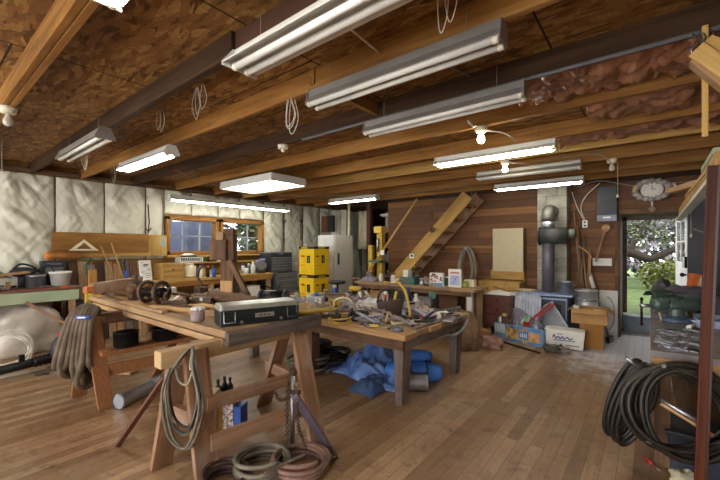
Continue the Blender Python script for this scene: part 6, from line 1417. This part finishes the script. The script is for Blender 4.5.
pliers('red-handled pliers right of the vise on the right bench', rb(690, 320), .6, red, s=1.4); wrench('large steel wrench behind the red pliers on the right bench', rb(686, 312), 1.0, L=.34); hammer('hammer with white handle at the right edge of the right bench', rb(694, 327), 1.3, white)
grinder('grey angle grinder behind the vise on the right bench', rb(688, 302), 1.2, grey); can('rusty tin right of the vise', rb(695, 318), .05, .08, rust, name='tin')
t = T('parts_tray', 'pale blue tray of parts behind the large wrench', 'tray', (.42, 4.2, RB)); MB().box((0, 0, .01), (.24, .36, .02)).box((.12, 0, .03), (.01, .36, .06)).box((-.12, 0, .03), (.01, .36, .06)).box((0, .18, .03), (.24, .01, .06)).box((0, -.18, .03), (.24, .01, .06)).b('tray', mat('pale_blue_tray', '9fb0cc', .4), t)
for i in range(5): MB().cyl((-.08 + i * .04, -.1, .032), (-.08 + i * .04, .12, .032), .012, 8).b('part', steel, t)
carton('carton', 'brown cardboard box on the right bench beyond the reddish post', (.56, 3.55, RB), (.3, .4, .22), 0, card, tape=paper)
carton('carton', 'pale grey box on top of the brown box beyond the reddish post', (.56, 3.55, RB + .224), (.26, .34, .3), R(5), mat('pale_grey_card', 'a9a8ac', .6))
# big hoses hanging at the bench end
coil(P(681, 411, Y=2.80), .24, 11, .0135, hoseb, 'big loose coil of black air hose hanging at the right bench end', 'air_hose', 'hose', axis=(.35, -.9, .1), spread=.05, seed=3, squash=1.0, loose=.1)
q = random.Random(31); pts = []; c = P(629, 402, Y=2.92)
for i in range(11):
    o = (i - 5) * .014; 
    for k in range(14):
        a = 2 * PI * k / 14
        w_ = .075 + .02 * math.sin(i * 2.1); h_ = .245 + .02 * math.sin(i * 1.3)
        pts.append(c + V((.78 * w_ * math.cos(a) + o * .6 + .07 * math.sin(a), .62 * w_ * math.cos(a) - o * 1.0, h_ * math.sin(a) - .0)))
MB().tube(spline(pts, 3), .0135, 7).solo('air_hose', hoseb, 'tight oval bundle of black hose left of the big loose coil', 'hose')
t = T('hose_hook', 'steel hook on the front bench leg carrying the black hoses', 'hook', (.08, 2.9, .66)); MB().tube([(0, .06, 0), (0, -.1, 0), (-.02, -.14, .05)], .012, 7).b('hook', steel, t); MB().tube([(-.02, .04, 0), (-.16, -.02, .0), (-.2, -.04, .04)], .012, 7).b('side_arm', steel, t)
t = T('hose_nozzle', 'steel air nozzle dangling in front of the black hose coil', 'nozzle', P(684, 413, Y=2.72)); MB().tube([(-.1, 0, .05), (0, 0, 0), (.1, 0, -.05)], [.01, .018, .014], 8).b('barrel', steel, t); MB().tube([(-.1, .02, .02), (.0, .02, -.03), (.12, .03, -.1)], .012, 7).b('lever', tanw, t)
p = P(650, 462, Z=0.012); t = T('red_tool', 'small red-handled tool on the floor under the black hose coil', 'tool', p, R(-60)); MB().tube([(-.05, 0, 0), (.03, 0, 0)], .011, 7).b('handle', red, t); MB().tube([(.03, 0, 0), (.1, 0, 0)], .005, 6).b('shaft', steel, t)
t = T('tub', 'dark plastic tub under the front of the right bench', 'bin', (.3, 3.15, .0)); MB().box((0, 0, .12), (.4, .3, .24), taper=1.08).b('body', mat('dark_blue_tub', '2a3140', .5), t, .01); MB().box((0, 0, .242), (.46, .36, .03)).b('rim', dgrey, t, .008)
rag('pale round mat on the floor at the foot of the reddish post', P(690, 478, Z=0), (.2, .2), cream, 51, .04, 'floor_mat', 'mat')

# ================================================================= FLOOR: COILS, CHAIN, JACK
coil(P(262, 471, Z=.02), .155, 6, .014, hoseg, 'middle coil of grey-green hose on the floor in front', 'hose_coil', 'hose', stack=.014, seed=1, loose=.06)
coil(P(300, 468, Z=.02), .165, 5, .015, hoser, 'right coil of reddish hose on the floor in front', 'hose_coil', 'hose', stack=.016, seed=2, loose=.05)
coil(P(226, 484, Z=.02), .13, 5, .013, mat('dark_red_hose', '3f2a2a', .55, var=.3), 'left dark red hose coil at the bottom edge', 'hose_coil', 'hose', stack=.014, seed=5, loose=.06)
a = P(292, 456, Z=0)
t = T('jack_stand', 'steel bar jack with chain leaning against the near sawhorse leg', 'tool', a)
top = P(293, 372, Y=a.y + .06); MB().tube([a + V((0, 0, .02)), top], .016, 8).w('upright_bar', steel, t); MB().ball(top, .03, 10, 7).w('bar_head', rust, t); MB().cyl(P(286, 392, Y=a.y), P(300, 392, Y=a.y + .04), .013, 8).w('collar', rust, t)
b0 = P(294, 395, Y=a.y); b1 = P(331, 452, Z=.03); MB().beam(b0, b1, .025, .05).w('lift_arm', mat('purple_grey_steel', '6d6270', .4, .6), t, .003); MB().tube([b1 + V((-.03, .02, .02)), b1 + V((.06, -.01, -.01)), b1 + V((.03, -.08, -.015))], .014, 7).w('foot', rust, t)
MB().box((a.x, a.y, .015), (.14, .12, .03)).w('base_plate', rust, t, .004)
def chain(pts, n, m, label):
    p = spline(pts, 10); L_ = [0]
    for i in range(1, len(p)): L_.append(L_[-1] + (p[i] - p[i - 1]).length)
    mb = MB(); j = 0
    for i in range(n):
        s_ = L_[-1] * (i + .5) / n
        while j < len(L_) - 2 and L_[j + 1] < s_: j += 1
        f = (s_ - L_[j]) / max(1e-6, L_[j + 1] - L_[j]); c = p[j].lerp(p[j + 1], f); d = (p[j + 1] - p[j]).normalized(); nn = d.orthogonal().normalized()
        if i % 2: nn = d.cross(nn)
        l, w = L_[-1] / n * .75, .012
        ring = [c + d * (l * math.cos(k * PI / 5)) + nn * (w * math.sin(k * PI / 5)) for k in range(10)]
        mb.tube(ring, .0035, 5, closed=True)
    return mb.solo('chain', rust, label, 'chain')
chain([P(289, 376, Y=a.y - .03), P(287, 410, Y=a.y - .03), P(287, 440, Y=a.y - .04), P(284, 458, Y=a.y - .05)], 34, rust, 'rusty chain hanging left of the steel bar jack')
chain([P(297, 400, Y=a.y - .03), P(298, 425, Y=a.y - .05), P(306, 448, Y=a.y - .06)], 24, rust, 'rusty chain hanging right of the steel bar jack')
chain([P(274, 391, Y=a.y + .25), P(280, 400, Y=a.y + .2), P(290, 397, Y=a.y + .1)], 14, rust, 'short chain lying over the sawhorse rail behind the jack')
MB().beam(P(265, 473, Z=.13), P(305, 454, Z=.14), .018, .008).solo('flat_strip', greyw, 'flat metal strip lying across the floor hose coils', 'strip')

struct('trim_4', MB().box((DX1 + .045, 6.93, .95), (.07, .03, 1.9)), mat('grey_green_trim', '8f9684', .6), .003)
# ================================================================= MORE OF THE CLUTTER
def pick(px, py, z): return rt(px, py, z) if z < .8 else on(px, py, z)
def straps(label, c, rz, s, m, name='strap', seed=0):
    q = random.Random(seed); pts = [V((s * q.uniform(-.5, .5), s * .5 * q.uniform(-.5, .5), .014 + .09 * q.random() * (i % 2))) for i in range(9)]
    mb = MB().tube(spline(pts, 5), .013, 6); lo = min(p.z for p in mb.v)
    mb.xf(M.Translation(V(c) + V((0, 0, -lo))) @ M.Rotation(rz, 4, 'Z')); return mb.solo(name, m, label, 'cord')
def tinbox(label, c, s, rz, m, lidm, name='tool_tin', cat='box'):
    t = T(name, label, cat, c, rz); MB().box((0, 0, s[2] * .4), (s[0], s[1], s[2] * .8)).b('body', m, t, .004); MB().box((0, 0, s[2] * .9), (s[0] * 1.03, s[1] * 1.03, s[2] * .2)).b('lid', lidm, t, .004); MB().box((0, -s[1] * .52, s[2] * .75), (.03, .006, .03)).b('clasp', steel, t); return t
def jar(label, c, r, h, m, lidm):
    t = T('jar', label, 'jar', c); MB().lathe([(r * .95, 0), (r, .01), (r, h * .75), (r * .8, h * .86)], n=16).b('body', m, t); MB().lathe([(r * .85, h * .86), (r * .85, h), (r * .5, h)], n=16).b('lid', lidm, t); return t
def plane(label, c, rz):
    t = T('hand_plane', label, 'tool', c, rz); MB().box((0, 0, .02), (.24, .06, .04)).b('sole', rust, t, .004); MB().tube([(-.08, 0, .04), (-.1, 0, .08), (-.08, 0, .11)], .014, 7).b('rear_handle', oldw, t); MB().ball((.08, 0, .06), .022, 10, 7).b('front_knob', oldw, t); MB().box((0, 0, .06), (.08, .04, .012), Euler((0, -.6, 0))).b('iron', steel, t)
def level(label, c, rz, m):
    t = T('spirit_level', label, 'tool', c, rz); MB().box((0, 0, .025), (.5, .022, .05)).b('body', m, t, .003); MB().cyl((-.03, -.0115, .03), (.03, -.0115, .03), .008, 8).b('vial', green, t)
Z1, Z2 = TH, RT
mauve = mat('mauve_grey', '857b7c', .7, var=.3, scale=14); tan2 = mat('dusty_tan', 'a3917a', .8, var=.25, scale=14); lil = mat('lilac_grey', '9a96a6', .6, var=.3, scale=16)
# front table, back half
tinbox('rusty flat tin between the tan pole and the rough log', pick(205, 303, Z1), (.2, .12, .06), .5, rust, rust)
plane('old hand plane beside the iron reel on the plank table', pick(170, 305, Z1) + V((0, .05, 0)), .8)
jar('small brown jar in front of the rough log', pick(186, 304, Z1), .03, .08, mat('brown_glass', '3f2414', .2), rust)
straps('dark strap tangle behind the iron reel', pick(163, 297, Z1), .3, .3, cordk, 'strap_tangle', 3)
straps('tan rope tangle left of the upright timber', pick(205, 298, Z1), .9, .3, tan2, 'rope_tangle', 4)
tinbox('dark tool tin behind the toolbox lid', pick(243, 298, Z1), (.22, .14, .1), .4, blackm, rust)
can('rusty tin beside the dark tool tin', pick(257, 300, Z1), .045, .1, rust, None, name='tin')
wrench('long rusty wrench leaning toward the rough log', pick(196, 308, Z1), .1, L=.3, m=rust)
clamp('dark clamp in front of the upright timber', pick(222, 304, Z1), 1.2, m=blackm)
level('old wooden level lying at the back left of the plank table', pick(130, 297, Z1) + V((0, .0, 0)), .15, oldw)
board(pick(120, 302, Z1 + .012), pick(165, 312, Z1 + .012), .05, .022, benchw, 'pale batten lying along the front edge by the iron reel')
MB().tube([pick(150, 300, Z1) + V((0, 0, .05)), pick(166, 300, Z1) + V((0, 0, .05))], .05, 14).solo('iron_drum', rust, 'short iron drum behind the iron reel', 'drum')
carton('carton', 'white paper box behind the iron reel', pick(165, 293.5, Z1), (.2, .14, .07), .6, paper)
# low table, left and back
items = [
 ('tinbox', 262, 299, 'steel lunch tin at the far back left of the low table', galv, steel, .18), ('tinbox', 283, 302, 'grey parts tin at the back left of the low table', lil, grey, .16), ('tinbox', 347, 298.5, 'tan parts tin behind the cream pipe', tan2, oldw, .2), ('tinbox', 395, 300, 'dark parts tin behind the bent-frame saw', blackm, grey, .2),
 ('jar', 272, 300, 'white jar at the back left of the low table', white, red, .04), ('jar', 291, 299, 'green jar near the crumpled blue plastic ball', mint, green, .04), ('jar', 326, 299.5, 'amber jar on the back left of the low table', mat('amber', '8a5a20', .3), steel, .045), ('jar', 370, 298.5, 'tan jar at the back of the low table', tan2, black, .045), ('jar', 424, 301, 'grey jar by the wire basket', lil, blackm, .045),
 ('straps', 275, 304, 'red and pale cord heap behind the yellowish pole', red, None, 5), ('straps', 296, 304, 'grey strap heap left of the hook carton', lil, None, 6), ('straps', 325, 311, 'tan strap heap on the left boards', tan2, None, 7), ('straps', 345, 311, 'mauve strap heap by the cream pipe', mauve, None, 8), ('straps', 365, 311, 'pale rope heap before the white plastic', cordw, None, 9), ('straps', 376, 316, 'mauve cord heap left of the tool pouch', mauve, None, 10), ('straps', 400, 309, 'dark cord heap right of the tool pouch', cordk, None, 11), ('straps', 418, 316, 'lilac grey cord heap right of the bent-frame saw', lil, None, 12), ('straps', 433, 313, 'tan cord heap by the right edge of the low table', tan2, None, 13), ('straps', 410, 306, 'grey rope heap behind the bent-frame saw', cordg, None, 14), ('straps', 385, 306, 'pale lilac cord heap behind the tool pouch', lil, None, 15), ('straps', 337, 305, 'yellow cord heap at the back left', dyellow, None, 16),
]
for k, px, py, lab, m, m2, s in items:
    p = pick(px, py, Z2)
    if k == 'tinbox': tinbox(lab, p, (s, s * .6, s * .5), px * .7, m, m2)
    elif k == 'jar': jar(lab, p, s, s * 3.2, m, m2)
    else: straps(lab, p, px * .37, .42, m, 'cord_heap', s)
for i, (px, py, m, lab) in enumerate(((352, 305, mauve, 'mauve crumpled rag by the cream pipe'), (368, 304, tan2, 'dusty tan rag at the back of the low table'), (398, 313, lil, 'lilac grey rag between pouch and bent-frame saw'), (426, 310, mauve, 'mauve rag under the green grinder'), (440, 307, tan2, 'dusty tan rag at the back right of the low table'), (282, 306, tan2, 'dusty tan rag behind the yellowish pole'))):
    rag(lab, pick(px, py, Z2), (.3, .28), m, 60 + i, .14)
plane('old hand plane on the left boards of the low table', pick(328, 318, Z2 + .028), .9); level('yellow spirit level at the back of the low table', pick(375, 301, Z2), .2, dyellow); level('grey spirit level near the right edge of the low table', pick(447, 313, Z2), 1.35, grey)
for px, py, lab, m, sd in ((352, 320, 'black cord heap on the front left of the low table', cordk, 31), (366, 322, 'lilac grey cord heap at the front of the low table', lil, 32), (381, 322, 'tan cord heap before the tool pouch', tan2, 33), (407, 324, 'mauve cord heap inside the bent-frame saw', mauve, 34), (424, 323, 'dark cord heap at the right front of the low table', cordk, 35), (437, 318, 'pale cord heap at the right front of the low table', cordw, 36), (332, 317, 'grey cord heap on the left boards', cordg, 37)):
    straps(lab, pick(px, py, Z2), px * .3, .36, m, 'cord_heap', sd)
pliers('rusty pliers at the front left of the low table', pick(343, 321, Z2), 1.2, rust); pliers('black pliers near the front corner of the low table', pick(394, 328, Z2), 2.0, black); clamp('steel clamp at the front of the low table', pick(375, 326, Z2), .9, m=steel)
# fastened hardware on the back bench and wall
for px, lab, m, m2 in ((370, 'dusty jar at the left end of the back bench', mauve, rust), (393, 'white lidded jar behind the pale rag', white, red), (417, 'dark jar behind the grey tin', blackm, steel), (426, 'tan jar left of the dotted carton', tan2, oldw), (447, 'green jar between the two printed cartons', green, white)):
    p = P(px, 283, Y=5.5); jar(lab, V((p.x, 5.52, BB)), .045, .14, m, m2)
straps('grey cord heap hanging at the back bench front edge', V((P(402, 284, Y=5.25).x, 5.25, BB)), .2, .3, cordg, 'cord_heap', 21); straps('tan cord heap beside the dotted carton', V((P(428, 284, Y=5.25).x, 5.25, BB)), .2, .26, tan2, 'cord_heap', 22)
for i, (x, w_, h_, m, lab) in enumerate(((-3.8, .34, .26, card, 'cardboard box on the shelf under the back bench, left'), (-3.35, .3, .3, tarpk, 'dark box on the shelf under the back bench, middle'), (-2.9, .36, .24, mauve, 'mauve box on the shelf under the back bench'), (-2.45, .3, .28, oldw, 'wooden box on the shelf under the back bench, right'))):
    carton('carton', lab, (x, 5.42, .366), (w_, .3, h_), 0, m)
# left window bench and wall extras
for i, (px, m, cm_, lab) in enumerate(((226, galv, red, 'silver spray can right of the upright timber'), (229, yellow, black, 'yellow spray can right of the silver one'), (243, white, blue, 'white spray can behind the second mug'), (249, tealm, white, 'teal spray can before the motor'))):
    spray(lab, P(px, 273.4, Z=WB), m, cm_)
t = T('switch_box', 'small grey electrical box at the left window corner', 'switch', P(162, 242, X=-6.76)); MB().box((0, 0, 0), (.05, .1, .16)).b('box', mat('grey_green_box', '9aa58f', .5), t, .005); MB().tube([(0, 0, .08), (0, .02, .5), (0, .0, .8)], .008, 6).b('conduit', grey, t)
t = T('hanging_chain', 'dark hooks and cord hanging from the wall right of the windows', 'hook', P(284, 222, X=-6.72)); MB().tube([(0, 0, .2), (0, 0, -.55)], .012, 6).b('cord', blackm, t); MB().tube([(0, -.05, .05), (.02, 0, -.02), (0, .05, .05)], .014, 6).b('hook', rust, t)
t = T('hanging_chain', 'dark cord with hook hanging from the wall behind the yellow cartons', 'hook', P(301, 222, X=-6.72)); MB().tube([(0, 0, .2), (0, 0, -.45)], .012, 6).b('cord', blackm, t); MB().tube([(0, -.05, .05), (.02, 0, -.02), (0, .05, .05)], .014, 6).b('hook', rust, t)
t = T('hanging_chain', 'dark cords hanging on the white sheets left of the windows', 'hook', P(148, 222, X=-6.72)); MB().tube([(0, 0, .3), (0, .02, 0), (0, .0, -.2)], .01, 6).b('cord', blackm, t); MB().tube([(0, -.04, -.1), (.02, .0, -.17), (0, .05, -.1)], .012, 6).b('hook', rust, t)
# ================================================================= CAMERA, WORLD, LOOK
cam = bpy.data.cameras.new('camera'); co = bpy.data.objects.new('camera', cam); COL.objects.link(co)
cam.lens = 36 * FOC / 720; cam.sensor_width = 36; cam.sensor_fit = 'HORIZONTAL'; cam.shift_y = (HY - 240) / 720; cam.clip_start = .05
co.location = (0, 0, CZ); co.rotation_euler = (PI / 2, 0, AZ); SC.camera = co
w = bpy.data.worlds.new('sky'); SC.world = w; w.use_nodes = True
bg = w.node_tree.nodes['Background']; bg.inputs[0].default_value = (1, .98, .95, 1); bg.inputs[1].default_value = 3.6
vs = SC.view_settings; vs.view_transform = 'Standard'; vs.look = 'None'; vs.gamma = 1; vs.use_curve_mapping = False; vs.exposure = 0.75
